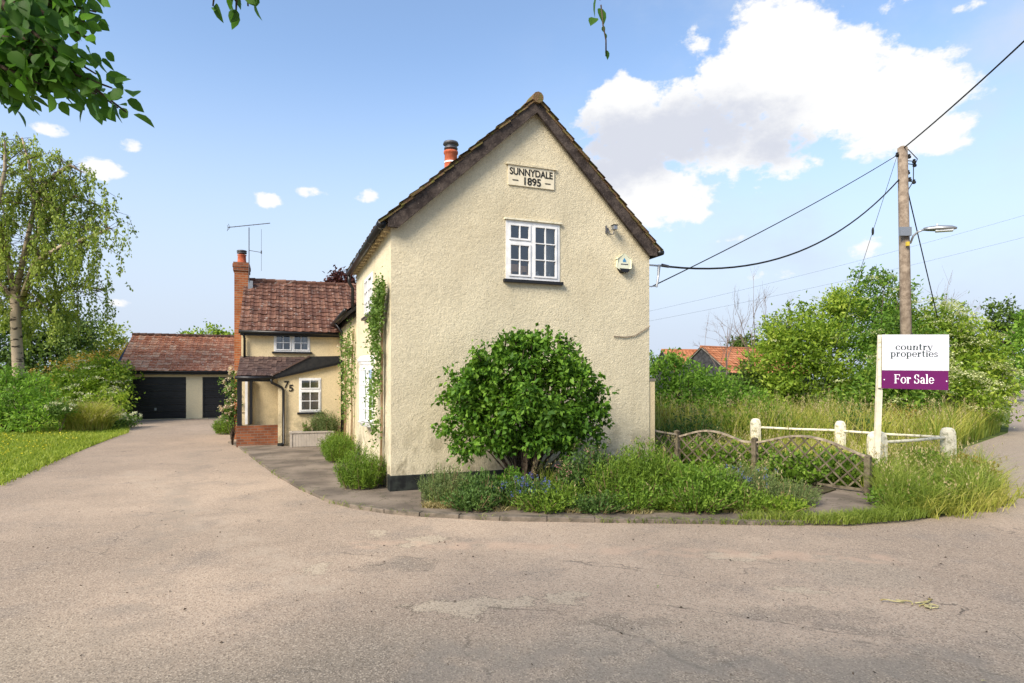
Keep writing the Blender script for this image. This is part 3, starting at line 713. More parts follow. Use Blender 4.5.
# rear chimney on the wing's end wall
ch = MB(); cu0, cu1, cv0, cv1 = RU0-.30, RU0+.10, RVr-.35, RVr+.4
ch.box(hp, (cu0-.0, cv0, 0), (cu1, cv1, 5.30)); ch2 = ch.build('chimney_stack', 'brick', house)
mb = MB(); mb.box(hp, (cu0-.035, cv0-.035, 5.31), (cu1+.035, cv1+.035, 5.42)); mb.box(hp, (cu0-.05, cv0-.05, 5.423), (cu1+.05, cv1+.05, 5.52)); mb.box(hp, (cu0-.03, cv0-.03, 5.523), (cu1+.03, cv1+.03, 5.58)); mb.build('chimney_head', 'brick2', ch2)
pc = hp((cu0+cu1)/2, (cv0+cv1)/2, 5.58)
mb = MB(); mb.lathe(pc, [(.15, 0), (.145, .06), (.13, .08), (.12, .26), (.14, .28), (.14, .30)], 14); mb.build('chimney_pot', 'pot', ch2, smooth=True)
mb = MB(); mb.lathe(pc+Z*.30, [(.08, 0), (.08, .04), (.15, .045), (.15, .07), (.08, .075), (.08, .10), (.16, .105), (.14, .14), (.04, .15)], 14); mb.build('cowl', 'dullmetal', ch2, smooth=True)
mb = MB(); mb.box(hp, (cu1+.002, cv0-.1, 4.4), (cu1+.14, cv0+.02, 5.0)); mb.build('flashing', 'metal', ch2)
# main chimney far up the ridge
cm = MB(); q0 = 5.2; cm.box(hp, (APX-.36, q0, 5.4), (APX+.30, q0+.7, 7.12)); cmo = cm.build('chimney_stack', 'brick2', house)
mb = MB(); mb.box(hp, (APX-.41, q0-.05, 7.122), (APX+.35, q0+.75, 7.22)); mb.build('chimney_head', 'brick', cmo)
pc = hp(APX-.05, q0+.3, 7.22)
mb = MB(); mb.lathe(pc, [(.20, 0), (.19, .12), (.175, .14), (.165, .60), (.19, .62), (.19, .68)], 16); mb.build('chimney_pot', 'pot', cmo, smooth=True)
mb = MB(); mb.lathe(pc+Z*.68, [(.14, 0), (.14, .05), (.18, .055), (.18, .09), (.14, .1), (.14, .17), (.21, .18), (.19, .24), (.05, .27)], 16); mb.build('cowl', 'dullmetal', cmo, smooth=True)
mb = MB(); mb.lathe(pc+Z*.36, [(.178, 0), (.178, .04)], 16); mb.build('cowl_band', 'white', cmo)
# lean-to with porch
VL = 7.949; LH = 2.36; LU = -1.74
lw = (-1.19, -.60, .97, 1.93)
mb = MB(); mb.poly([[(LU, 0), (.0, 0), (.0, LH+.02), (LU, 1.95)], rect(*lw)], lambda a, b, t_: hp(a, VL+t_, b), .18); mb.build('lean_to_wall', 'render_smooth', house)
mb = MB(); mb.box(hp, (LU, VL+.18, 0), (LU+.18, VR, 2.0)); mb.build('lean_to_side_wall', 'render_smooth', house)
mb = MB(); mb.box(hp, (LU-.015, VL-.02, 0), (LU+.16, VL-.001, .13)); mb.build('plinth', 'plinth', house)
mb = MB(); mb.poly([[(LU-.13, 1.97), (LU-.13, 1.885), (.02, 2.34), (.02, 2.56), (-.93, 2.53)]], lambda a, b, t_: hp(a, VL-.09+t_, b), .04); mb.build('fascia', 'blackboard', house)
mb = MB(); mb.box(hp, (LU-.13, VL-.094, 1.90), (LU-.1, VL-.09, 1.97)); 
mb2 = MB(); mb2.beam(hp(LU-.1, VL-.10, 1.95), hp(.02, VL-.10, 2.41), .012, .02); mb2.build('fascia_trim', 'black', house)
# flat lid between fascia and wing
mb = MB(); mb.hexa([hp(-.95, VL-.05, 2.47), hp(.03, VL-.05, 2.49), hp(.03, VR, 2.49), hp(-.95, VR, 2.47), hp(-.95, VL-.05, 2.51), hp(.03, VL-.05, 2.53), hp(.03, VR, 2.53), hp(-.95, VR, 2.51)]); mb.build('lean_to_lid', 'weatherboard', house)
# tiled porch roof, slopes forwards; its right-hand verge climbs to the fascia top
pz = 2.53; pe = 1.99
TL, TR, BL, BR = hp(RU0-.02, VR-.01, pz), hp(-.90, VR-.01, pz), hp(RU0-.06, VL-.04, pe), hp(-.90, VL-.04, pe)
def clip(a, b):      # cut the right lower corner away along the verge
    Ld = (BL-TL).length; fu = a; full = (TR-TL).length
    return fu < full-(b/Ld)*.98
tiled_slope('porch_roof', TL, TR, BL, BR, 'tile_porch', 51, tw=.12, gauge=.15, th=.04, clipf=clip, wave=.006, lip=.014)
bpy.data.objects.remove([o for o in house.children if o.name.startswith('porch_roof_deck')][0])
mb = MB(); e_ = .05
mb.hexa([TL-Z*e_, TR-Z*e_, hp(LU-.13, VL-.04, pe)-Z*e_, BL-Z*e_, TL, TR, hp(LU-.13, VL-.04, pe), BL]); mb.build('porch_roof_deck', 'blackboard', house)
mb = MB(); mb.beam(hp(LU-.14, VL-.07, pe+.02), hp(-.90, VL-.07, 2.545), .10, .035); mb.build('porch_verge', 'tile_porch', house)
mb = MB(); mb.box(hp, (RU0-.03, VL-.07, 1.83), (LU-.131, VL-.03, 1.965)); mb.build('fascia', 'blackboard', house)
gutter(house, [hp(RU0-.10, VL-.12, 1.94), hp(LU-.10, VL-.12, 1.92)], .045)
mb = MB(); mb.tube([hp(LU-.18, VL-.12, 1.90), hp(LU-.16, VL-.10, 1.80), hp(LU+.10, VL-.07, 1.67), hp(LU+.14, VL-.06, 1.58), hp(LU+.14, VL-.06, .12), hp(LU+.10, VL-.12, .05)], .036, 8); mb.build('downpipe', 'black', house, smooth=True)
# porch posts and dwarf wall
PV = 8.42
dw = MB(); dw.box(hp, (-2.82, PV, 0), (LU-.002, PV+.12, .60)); dw.box(hp, (-2.82, PV+.12, 0), (-2.70, VR-.01, .60)); dw.build('dwarf_wall', 'brick2', house)
mb = MB(); mb.box(hp, (-2.80, PV+.01, .605), (-2.68, PV+.11, 1.9)); mb.build('porch_post', 'black', house)
mb = MB(); mb.box(hp, (-2.50, VR-.14, .605), (-2.42, VR-.04, 1.9)); mb.build('porch_post', 'black', house)
mb = MB(); mb.box(hp, (-2.62, VR-.075, .605), (-2.55, VR-.035, 1.95)); mb.build('porch_post', 'white', house)
window(house, lambda a, b, t_: hp(lw[0]+a, VL-t_, lw[2]+b), lw[1]-lw[0], lw[3]-lw[2], [(0, 1, .66, 1, 2, 1), (0, 1, 0, .66, 2, 2)], frame=.035, curtain=[(.04, .15)])
textmesh('number_seven', '7', .26, 'letter', house, hp(-1.52, VL-.006, 1.66), U, Z, -Vv, 1, .008, weight=.008)
textmesh('number_five', '5', .26, 'letter', house, hp(-1.40, VL-.006, 1.56), U, Z, -Vv, 1, .008, weight=.008)
# gable window, its room and what stands in it
window(house, lambda a, b, t_: hp(gw[0]+a, -t_, gw[2]+b), gw[1]-gw[0], gw[3]-gw[2], [(0, .475, .66, 1, 2, 1), (0, .475, 0, .66, 2, 2), (.475, 1, 0, 1, 2, 3)], frame=.055, sill='black', curtain=[(.86, 1.0)], label='white gable casement window with small panes and black sill')
mb = MB(); mb.box(hp, (gw[0]-.03, -.05, gw[3]+.005), (gw[1]+.03, .0, gw[3]+.035)); mb.build('drip_mould', 'whiteold', house)
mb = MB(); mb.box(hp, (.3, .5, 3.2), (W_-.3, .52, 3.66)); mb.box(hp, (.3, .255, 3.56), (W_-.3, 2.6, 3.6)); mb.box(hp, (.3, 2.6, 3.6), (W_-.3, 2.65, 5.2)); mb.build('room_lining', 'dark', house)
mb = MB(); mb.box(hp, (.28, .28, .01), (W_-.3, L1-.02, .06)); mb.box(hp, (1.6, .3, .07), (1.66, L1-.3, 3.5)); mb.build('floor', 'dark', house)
for (a, b, c) in ((.12, .3, .17), (.32, .46, .15)):
    fr_ = MB(); z0 = gw[2]+.06
    fr_.poly([rect(gw[0]+a, gw[0]+b, z0, z0+c+.06), rect(gw[0]+a+.03, gw[0]+b-.03, z0+.03, z0+.10)], lambda x, y, t_: hp(x, .075+t_, y), .03)
    tag(fr_.build('wooden_box', 'tan', base=hp(gw[0]+a, .12, z0)), 'tan wooden box inside the gable window, %s' % ('nearer the left jamb' if a < .2 else 'nearer the middle bar'), 'box', 'boxes behind the gable window')
for (a, r_, h_) in ((.66, .04, .13), (.90, .045, .11)):
    j = MB(); j.lathe(hp(gw[0]+a, .13, gw[2]+.06), [(r_*.7, 0), (r_, .02), (r_, h_*.6), (r_*.5, h_*.75), (r_*.6, h_)], 10)
    tag(j.build('white_jug', 'white', smooth=True, base=hp(gw[0]+a, .13, gw[2])), 'small white jug on the sill of the gable window, %s' % ('left one under the middle pane' if a < .7 else 'right one by the curtain'), 'jug', 'jugs behind the gable window')
# side window upstairs, bow window below
window(house, lambda a, b, t_: hp(-t_, sw1[1]-a, sw1[2]+b), sw1[1]-sw1[0], sw1[3]-sw1[2], [(0, .5, 0, 1, 2, 3), (.5, 1, 0, 1, 2, 3)], frame=.05, curtain=[(.1, .3)])
bow = MB(); nseg = 6; v0, v1 = bayv[0], bayv[1]; bz0, bz1 = bayv[2], bayv[3]
def bp(i, z, k=0, n=nseg):  # shallow bow
    s_ = i/n; return hp(-(.02+.16*math.sin(math.pi*s_)**.8)-k, v0+(v1-v0)*s_, z)
for i in range(nseg+1):
    bow.beam(bp(i, bz0), bp(i, bz1), .05, .05, up=U)
for i in range(nseg):
    for z in (bz0+.02, bz0+.26, bz0+.5, bz0+.74, bz1-.02): bow.beam(bp(i, z), bp(i+1, z), .035, .03)
bw = bow.build('bow_window', 'white', house); g_ = MB()
for i in range(nseg): g_.add([bp(i, bz0), bp(i+1, bz0), bp(i+1, bz1), bp(i, bz1)], [(0, 1, 2, 3)])
g_.build('pane', 'glass', bw)
cn = MB()
for lay, (za, zb, k0, k1) in enumerate(((2.12, 2.19, .01, .02), (2.19, 2.25, .03, .05), (2.25, 2.31, .06, .07), (2.31, 2.36, .05, .01))):
    bot = [hp(.0, v0-k0, za)]+[bp(i, za, k0) for i in range(nseg+1)]+[hp(.0, v1+k0, za)]; top = [hp(.0, v0-k1, zb)]+[bp(i, zb, k1) for i in range(nseg+1)]+[hp(.0, v1+k1, zb)]
    n = len(bot); cn.add(bot+top, [tuple(range(n))[::-1], tuple(range(n, 2*n))]+[(i, (i+1) % n, n+(i+1) % n, n+i) for i in range(n)])
cn.build('canopy', 'white', bw)
sb = MB(); bot = [bp(i, bz0-.10, .0) for i in range(nseg+1)]+[hp(.0, v1, bz0-.1), hp(0, v0, bz0-.1)]; top = [bp(i, bz0-.02, .05) for i in range(nseg+1)]+[hp(.0, v1, bz0-.02), hp(0, v0, bz0-.02)]
n = len(bot); sb.add(bot+top, [tuple(range(n))[::-1], tuple(range(n, 2*n))]+[(i, (i+1) % n, n+(i+1) % n, n+i) for i in range(n)]); sb.build('sill', 'white', bw)
# stone plaque
pl = MB(); pl.poly([rect(2.06, 2.955, 5.345, 5.70)], lambda a, b, t_: hp(a, -.022+t_, b), .03); plq = pl.build('name_plaque', 'plaque', house)
mb = MB(); mb.box(hp, (2.02, -.045, 5.70), (2.99, .0, 5.735)); mb.build('drip_mould', 'render', plq)
textmesh('name_lettering', 'SUNNYDALE', .172, 'letter', plq, hp(2.505, -.024, 5.535), U, Z, -Vv, .85, .004, weight=.003)
textmesh('year_lettering', '1895', .185, 'letter', plq, hp(2.515, -.024, 5.375), U, Z, -Vv, .98, .004, weight=.004)
for a in (2.14, 2.77): mb = MB(); mb.box(hp, (a, -.028, 5.43), (a+.11, -.02, 5.445)); mb.build('dash_lettering', 'letter', plq)
# small render pier at the right-hand corner
mb = MB(); mb.box(hp, (W_+.002, .02, 0), (W_+.14, .3, 1.86)); mb.build('corner_pier', 'render_smooth', house); mb = MB(); mb.box(hp, (W_+.002, .01, 1.862), (W_+.16, .32, 1.91)); mb.build('pier_cap', 'concrete', house)
# right side wall grey cable clipped on the gable
mb = MB(); mb.tube([hp(4.999, -.02, 2.93), hp(4.86, -.02, 2.84), hp(4.66, -.02, 2.73), hp(4.44, -.02, 2.70), hp(4.2, -.02, 2.71)], .010, 5); tag(mb.build('wall_cable', 'wood', base=hp(4.9, 0, 2.8)), 'thin brown cable sagging across the right edge of the gable wall', 'cable')
# alarm box
ac = hp(4.40, -.0, 4.10); al = empty('alarm_box', ac, 'pale yellow hexagonal burglar alarm box on the gable', 'alarm box')
def hexa2(r, zc=0): return [(r*math.cos(R(60*k+90))*1.0, r*math.sin(R(60*k+90))+zc) for k in range(6)]
mb = MB(); mb.poly([hexa2(.165)], lambda a, b, t_: ac+U*a+Z*b-Vv*(.07-t_), .07); mb.build('cover', 'alarmbox', al, bevel=.02)
mb = MB(); mb.poly([[(-.10, -.115), (.10, -.115), (.06, -.17), (-.06, -.17)]], lambda a, b, t_: ac+U*a+Z*b-Vv*(.085-t_), .08); mb.build('strobe', 'black', al, bevel=.01)
mb = MB(); mb.poly([[(-.04, .04), (.04, .04), (.0, .10)]], lambda a, b, t_: ac+U*a+Z*b-Vv*(.073-t_), .003); mb.box(lambda x, y, z: ac+U*x-Vv*y+Z*z, (-.035, .07, .02), (.035, .0735, .035)); mb.build('emblem', 'blue', al)
mb = MB(); mb.box(lambda x, y, z: ac+U*x-Vv*y+Z*z, (-.08, .07, -.03), (.08, .0735, -.012)); mb.build('band_mark', 'dullmetal', al)
# security light / camera
lc = hp(4.06, 0, 4.72); sc_ = empty('security_light', lc, 'small dark security lamp on a hooked arm under the right verge', 'light')
mb = MB(); mb.tube([lc-Vv*.0, lc-Vv*.03], .03, 8); mb.build('wall_plate', 'dullmetal', sc_)
mb = MB(); mb.tube([lc-Vv*.02-Z*.01, lc-Vv*.09-Z*.10+U*.02, lc-Vv*.10-Z*.10+U*.08, lc-Vv*.1-Z*.02+U*.10], .010, 6); mb.build('arm', 'dullmetal', sc_)
mb = MB(); mb.box(lambda x, y, z: lc+U*x-Vv*y+Z*z, (.06, .06, -.02), (.14, .16, .06)); mb.build('lamp_head', 'metal', sc_, bevel=.008)
mb = MB(); mb.box(lambda x, y, z: lc+U*x-Vv*y+Z*z, (.05, .05, .062), (.15, .17, .072)); mb.build('hood', 'black', sc_)
mb = MB(); mb.box(lambda x, y, z: lc+U*x-Vv*y+Z*z, (-.035, .0, -.07), (-.02, .04, .07)); mb.build('bracket', 'dullmetal', sc_)
# cable bracket
bc = hp(W_+.0, .02, 4.12); br = empty('cable_bracket', bc, 'grey metal cable bracket and insulator at the right corner below the gutter', 'bracket')
mb = MB(); mb.beam(bc, bc+U*.28, .03, .03); mb.build('arm', 'metal', br); mb = MB(); mb.beam(bc+U*.0-Z*.42, bc+U*.20-Z*.40, .02, .02); mb.build('lower_arm', 'metal', br)
mb = MB(); mb.tube([bc+U*.24+Z*.02, bc+U*.22-Z*.2, bc+U*.18-Z*.42], [.03, .022, .02], 8); mb.build('insulator', 'metal', br)
mb = MB(); mb.tube([bc+U*.30+Z*.015, bc+U*.46+Z*.0], [.035, .028], 8); mb.build('clamp', 'dullmetal', br)

# TV aerial on the rear chimney
aerial_b = hp(cu1+.03, cv0-.10, 5.05); ae = empty('television_aerial', aerial_b, 'thin grey television aerial on a mast strapped to the rear brick chimney', 'aerial')
mt = MB(); top = aerial_b+Z*1.62; mt.tube([aerial_b-Z*.1, top], .014, 6); mt.build('mast', 'dullmetal', ae)
a0 = top-U*.62-Z*.03+Vv*.1; a1 = top+U*.62+Z*.17-Vv*.1
mb = MB(); mb.tube([a0, a1], .012, 6)
for i in range(9):
    p = a0.lerp(a1, .06+i*.11); e = Vv*.14+Z*.05; mb.tube([p-e, p+e], .006, 4)
for i in (-1, 1): mb.tube([a0+U*.02, a0-U*.02+Z*i*.09+Vv*.1], .007, 4); mb.tube([a0+U*.06, a0+U*.03+Z*i*.09-Vv*.1], .007, 4)
mb.build('antenna', 'dullmetal', ae)
mb = MB(); mb.tube([top-Z*.72, top-Z*.76+U*.36], .009, 5); mb.tube([top+U*.36-Z*.02, top+U*.36-Z*1.35], .005, 5); mb.tube([top+U*.36-Z*.70, top+U*.36-Z*.80], .02, 5); mb.build('side_dipole', 'dullmetal', ae)

# planter under the lean-to window
px0, px1 = -1.43, -.30; pv0, pv1 = VL-.42, VL-.08
pl = empty('planter', hp(-.9, VL-.25, 0), 'taupe wooden plank planter below the lean-to window', 'planter')
mb = MB(); n = 16
for i in range(n):
    a = px0+(px1-px0)*i/n; mb.box(hp, (a+.003, pv0, .05), (a+(px1-px0)/n-.003, pv0+.02, .42))
mb.box(hp, (px0+.01, pv0+.02, .05), (px1-.01, pv1, .38)); mb.build('boarding', 'planter', pl)
mb = MB(); mb.box(hp, (px0-.02, pv0-.02, .42), (px1+.02, pv0+.05, .46)); mb.box(hp, (px0-.02, pv1-.05, .42), (px1+.02, pv1+.0, .46)); mb.box(hp, (px0-.02, pv0+.05, .42), (px0+.05, pv1-.05, .46)); mb.box(hp, (px1-.05, pv0+.05, .42), (px1+.02, pv1-.05, .46)); mb.build('rim', 'planter', pl)
for a in (px0-.012, px1-.05):
    mb = MB(); mb.box(hp, (a, pv0-.012, .0), (a+.06, pv0-.001, .419)); mb.build('corner_post', 'planter', pl)

# ============================================================ GARAGE
ga = Vector((-18.38, 28.15, 0)); gdir = Vector((.938, .346, 0)).normalized(); gn = Vector((-gdir.y, gdir.x, 0))
gar = empty('garage', ga, 'cream garage block with two black doors under an orange-brown tiled roof', 'garage')
def gp(a, d, z): return ga+gdir*a+gn*d+Z*z
mb = MB(); mb.poly([rect(.3, 7.2, 0, 2.25), rect(.75, 3.02, -.0, 2.02), rect(4.0, 6.3, -.0, 2.02)][:1]+[rect(.45, 3.02, .02, 2.0), rect(3.72, 6.2, .02, 2.0)], lambda a, b, t_: gp(a, t_, b), .2); mb.build('wall', 'plaincream', gar)
mb = MB(); mb.box(gp, (.3, .2, 0), (.5, 5.4, 2.25)); mb.box(gp, (7.0, .2, 0), (7.2, 5.4, 2.25)); mb.box(gp, (.3, 5.4, 0), (7.2, 5.6, 2.25)); mb.build('rear_wall', 'render_smooth', gar)
for (a0, a1) in ((.46, 3.01), (3.73, 6.19)):
    mb = MB(); nn = 6
    for i in range(nn):
        z0 = .03+i*1.96/nn; mb.box(gp, (a0+.06, .05, z0), (a1-.06, .09, z0+1.96/nn-.015)); mb.box(gp, (a0+.06, .04, z0+.1), (a1-.06, .05, z0+1.96/nn-.10))
    dr = mb.build('garage_door', 'garage', gar); mb = MB(); mb.poly([rect(a0, a1, .025, 1.99), rect(a0+.06, a1-.06, .03, 1.93)], lambda a, b, t_: gp(a, .01+t_, b), .06); mb.build('door_frame', 'black', dr)
    mb = MB(); mb.box(gp, ((a0+a1)/2-.04, .0, .42), ((a0+a1)/2+.04, .045, .54)); mb.build('handle', 'metal', dr)
grz = 4.10; gez = 2.28
def garage_slope(front, seed):
    a = gp(.25, 2.8, grz); b = gp(7.5, 2.8, grz); dd = -.3 if front else 5.9
    c = gp(.05, dd, gez); d_ = gp(7.5, dd, gez); al = (b-a).normalized(); dn = (gp(.25, dd, gez)-a); Ld = dn.length; dn.normalize(); nr = al.cross(dn); nr = nr if nr.z > 0 else -nr
    mb = MB(); mb.hexa([a-nr*.07, b-nr*.07, d_-nr*.07, c-nr*.07, a, b, d_, c]); mb.build('roof_deck', 'black', gar)
    # the left verge leans out a little
    roof_tiles('roof_tiles', a-al*.0, al, dn, nr, 7.25, Ld, 'tile_red', gar, tw=.30, gauge=.26, seed=seed, wave=.035, lip=.03)
garage_slope(True, 61); garage_slope(False, 62)
mb = MB()
for i in range(23): mb.tube([gp(.22+i*.32, 2.8, grz+.03), gp(.56+i*.32, 2.8, grz+.04)], [.10, .11], 8)
mb.build('ridge_tiles', 'tile_brown', gar)
mb = MB(); mb.box(gp, (.1, -.26, gez-.17), (7.4, -.23, gez-.02)); mb.build('fascia', 'blackboard', gar)
mb = MB(); mb.tube([gp(.0, -.32, gez-.03), gp(7.4, -.32, gez-.05)], .05, 8); mb.build('gutter', 'black', gar, smooth=True)
mb = MB(); mb.poly([[(.2, 2.25), (5.6, 2.25), (2.8, grz-.08)]], lambda a, b, t_: gp(.3+t_, a, b), .15); mb.build('gable_end', 'weatherboard', gar)
mb = MB(); mb.box(gp, (4.0, -.5, .0), (5.4, -.02, .03)); tag(mb.build('garage_apron', 'concrete'), kind='structure')

# ============================================================ BARN beyond the field
def barn(name, apx, apy, d, ang, hw, rz, ez, Lr, label, seed):
    p = Vector(((apx-CX)/FP*d, d, 0)); r = Vector((math.cos(R(ang)), math.sin(R(ang)), 0)); e = Vector((r.y, -r.x, 0))
    root = empty(name, p, label, 'barn', 'far pantiled barns')
    fp = lambda a, b, z: p+r*a+e*b+Z*z
    mb = MB(); mb.poly([[(-hw+.2, 0), (hw-.2, 0), (hw-.2, ez), (0, rz-.12), (-hw+.2, ez)]], lambda a, b, t_: fp(.15+t_, a, b), .2)
    for i in range(12): 
        pass
    mb.build('gable_wall', 'weatherboard', root)
    mb = MB(); mb.box(fp, (.35, hw-.5, 0), (Lr, hw-.3, ez)); mb.box(fp, (.35, -hw+.3, 0), (Lr, -hw+.5, ez)); mb.build('side_wall', 'weatherboard', root)
    for s_ in (1, -1):
        a, b, c, d_ = fp(0, 0, rz), fp(Lr, 0, rz), fp(0, s_*hw, ez-.1), fp(Lr, s_*hw, ez-.1)
        al = (b-a).normalized(); dn = (c-a); Ld = dn.length; dn.normalize(); nr = al.cross(dn); nr = nr if nr.z > 0 else -nr
        mb = MB(); mb.hexa([a-nr*.08, b-nr*.08, d_-nr*.08, c-nr*.08, a, b, d_, c]); mb.build('roof_deck', 'concrete', root)
        roof_tiles('roof_tiles', a, al, dn, nr, Lr, Ld, 'tile_orange', root, tw=.45, gauge=.4, seed=seed+s_, wave=.06, lip=.04)
    mb = MB(); mb.tube([fp(-.05, 0, rz+.03), fp(Lr, 0, rz+.03)], .13, 8); mb.build('ridge_tiles', 'tile_orange', root)
barn('barn', 701, 347, 60, 32, 3.4, 5.04, 2.55, 13, 'orange pantiled barn with black boarded gable beyond the tall grass', 70)
barn('barn', 662, 350, 72, 10, 3.6, 5.3, 2.5, 14, 'orange roofed barn further off, just right of the cottage corner', 75)

# ============================================================ POLE, LAMP, WIRES
pb_ = Vector(((908-CX)/FP*18.5, 18.5, 0)); ptop = Vector(at(902.5, 148, 18.5))
pole = empty('telegraph_pole', pb_, 'tall weathered wooden telegraph pole rising from the hedge behind the sale board', 'pole')
mb = MB(); mb.tube([pb_, pb_.lerp(ptop, .5), ptop], [.165, .15, .135], 14); mb.tube([ptop, ptop+Z*.05], [.135, .06], 14); mb.build('shaft', 'wood', pole, smooth=True)
mb = MB(); q_ = Vector(at(904.5, 232, 18.3)); mb.box(lambda x, y, z: q_+Vector((x, y, z)), (-.16, -.06, -.12), (.18, .02, .14)); mb.build('notice_plate', 'metal', pole)
mb = MB(); q_ = Vector(at(906, 244, 18.3)); mb.box(lambda x, y, z: q_+Vector((x, y, z)), (.0, -.06, -.06), (.07, .02, .06)); mb.build('warning_tag', mat('tag_yellow', (.55, .4, .05), .6), pole)
mb = MB()
for dx, dy, dz in ((.2, 0, -.25), (.32, -.05, -.42), (.38, .02, -.5), (.22, .0, -.95), (.28, -.1, -1.05), (-.16, 0, -.2), (.2, .05, -.72)):
    c = ptop+Vector((dx, dy, dz)); mb.lathe(c, [(.02, -.07), (.055, -.05), (.055, 0), (.03, .02), (.045, .05), (.01, .07)], 8)
    mb.tube([ptop+Vector((0, 0, dz+.05)), c], .014, 5)
mb.tube([ptop+Vector((.13, -.05, -.05)), ptop+Vector((.42, -.05, -.35)), ptop+Vector((.3, -.05, -.6)), ptop+Vector((.33, 0, -1.0)), ptop+Vector((.15, 0, -1.3))], .014, 5)
mb.build('insulators', 'wire', pole)
lb = Vector(at(912, 240, 18.4)); le = Vector(at(924, 229.5, 18.2)); lt = Vector(at(957, 228, 17.8))
lamp = empty('street_lamp', lb, 'flat grey street lamp arm bracketed to the telegraph pole', 'street lamp')
mb = MB(); mb.tube([lb-Vector((.05, 0, .1)), lb+Vector((.04, 0, .12)), lb.lerp(le, .5)+Z*.09, le], .03, 8); mb.build('arm', 'metal', lamp, smooth=True)
d_ = (lt-le).normalized(); s_ = d_.cross(Z).normalized(); up_v = s_.cross(d_)
prof = [(-.02, .05, .05), (.12, .085, .075), (.45, .13, .10), (.85, .12, .075), (1.0, .06, .03)]; mb = MB(); n = 10; L_ = (lt-le).length
for (tt, w, h) in prof:
    for k in range(n):
        th = 2*math.pi*k/n; mb.V.append(tuple(le+d_*tt*L_+s_*w*math.cos(th)*1.2+up_v*(h*math.sin(th)*(1 if math.sin(th) > 0 else .7))))
for i in range(len(prof)-1):
    for k in range(n): mb.F.append((i*n+k, i*n+(k+1) % n, (i+1)*n+(k+1) % n, (i+1)*n+k))
mb.F += [tuple(range(n))[::-1], tuple((len(prof)-1)*n+k for k in range(n))]; mb.build('housing', 'metal', lamp, smooth=True)
mb = MB(); mb.beam(le+d_*.35*L_-up_v*.06, le+d_*.9*L_-up_v*.05, .2, .07, up=up_v); mb.build('bowl', 'lampglass', lamp, bevel=.02)
mb = MB(); mb.lathe(le+d_*.4*L_+up_v*.08, [(.03, 0), (.035, .06), (.01, .08)], 8); mb.build('light_sensor', 'lampglass', lamp)
def wire(a, b, sag, r, label, n=24, grp=None, fitting=None):
    a, b = Vector(a), Vector(b); mb = MB()
    mb.tube([a.lerp(b, i/n)-Z*sag*4*(i/n)*(1-i/n) for i in range(n+1)], r, 5)
    if fitting:
        p = a.lerp(b, fitting)-Z*sag*4*fitting*(1-fitting); mb.tube([p-Z*.12, p-Z*.05, p+Z*.05, p+Z*.12], [.015, .035, .035, .015], 6)
    return tag(mb.build('overhead_wire', 'wire', base=a), label, 'wire', grp or 'wires strung from the telegraph pole')
wire(ptop-Z*.18-Vector((.1, 0, 0)), bc+U*.06-Z*.42, .10, .012, 'thin black wire from the pole top to the foot of the house bracket')
wire(ptop-Z*.95-Vector((.1, 0, 0)), bc+U*.44+Z*.0, .85, .021, 'thick sagging black cable from the pole to the clamp on the house bracket')
wire(ptop-Z*.03, at(1180, -110, 9.0), .12, .020, 'thick black cable rising from the pole top out of the upper right corner')
wire(ptop-Z*.2-Vector((.15, 0, 0)), (pb_.x-2.6, 19.5, 0), .0, .007, 'slanting thin stay wire with a small insulator left of the pole', fitting=.26)
wire(ptop-Z*1.2+Vector((.13, 0, 0)), at(944, 345, 24), .0, .018, 'dark stay cable slanting down right of the pole into the hedge')
wire(at(560, 330, 46), at(1120, 187, 40), .5, .006, 'fainter upper power line crossing the sky behind the pole', grp='far power lines')
wire(at(560, 337, 46), at(1120, 212, 40), .5, .006, 'fainter lower power line crossing the sky behind the pole', grp='far power lines')
# far pole on the right
fpo = Vector(((1013-CX)/FP*52, 52, 0)); mb = MB(); mb.tube([fpo, fpo+Z*6.1], [.2, .16], 10); mb.beam(fpo+Z*5.9-Vector((.5, 0, 0)), fpo+Z*5.9+Vector((.5, 0, 0)), .1, .1); tag(mb.build('distant_pole', 'wood', base=fpo), 'distant wooden pole in front of the far trees by the lane', 'pole')

# ============================================================ SALE BOARD
sb_x, sb_d = (879-CX)/FP*10.6, 10.6
sb = empty('sale_board', (sb_x, sb_d, 0), 'white and purple estate agent board on a cream post, reading For Sale', 'sign')
bx = Vector((.985, -.17, 0)).normalized(); bn = Vector((bx.y, -bx.x, 0))
if bn.y > 0: bn = -bn
bo = Vector((sb_x+.02, sb_d-.045, 0)); lean = Vector((.012, 0, 0))
mb = MB(); mb.beam((sb_x-.06, sb_d, 0), (sb_x+.035, sb_d, 2.665), .095, .05, up=(0, 1, 0)); mb.build('post', mat('cream_post', nz((.55, .50, .38), (.68, .63, .50), 7), .7), sb)
tlt = lambda a, b, t_: bo+bx*(a)+Z*(b-.012*a)+bn*(.02-t_)
mb = MB(); mb.poly([rect(0, 1.04, 2.052, 2.665)], tlt, .008); mb.build('upper_panel', 'board', sb)
mb = MB(); mb.poly([[(-.005, 1.74), (1.03, 1.722), (1.03, 2.05), (-.005, 2.05)]], tlt, .010); mb.build('lower_panel', 'purple', sb)
mb = MB(); mb.beam(tlt(-.045, 1.75, -.004), tlt(-.045, 2.66, -.004), .05, .01, up=bn); mb.build('batten', 'whiteold', sb)
bzv = Z; bax = (bx-Z*.012)
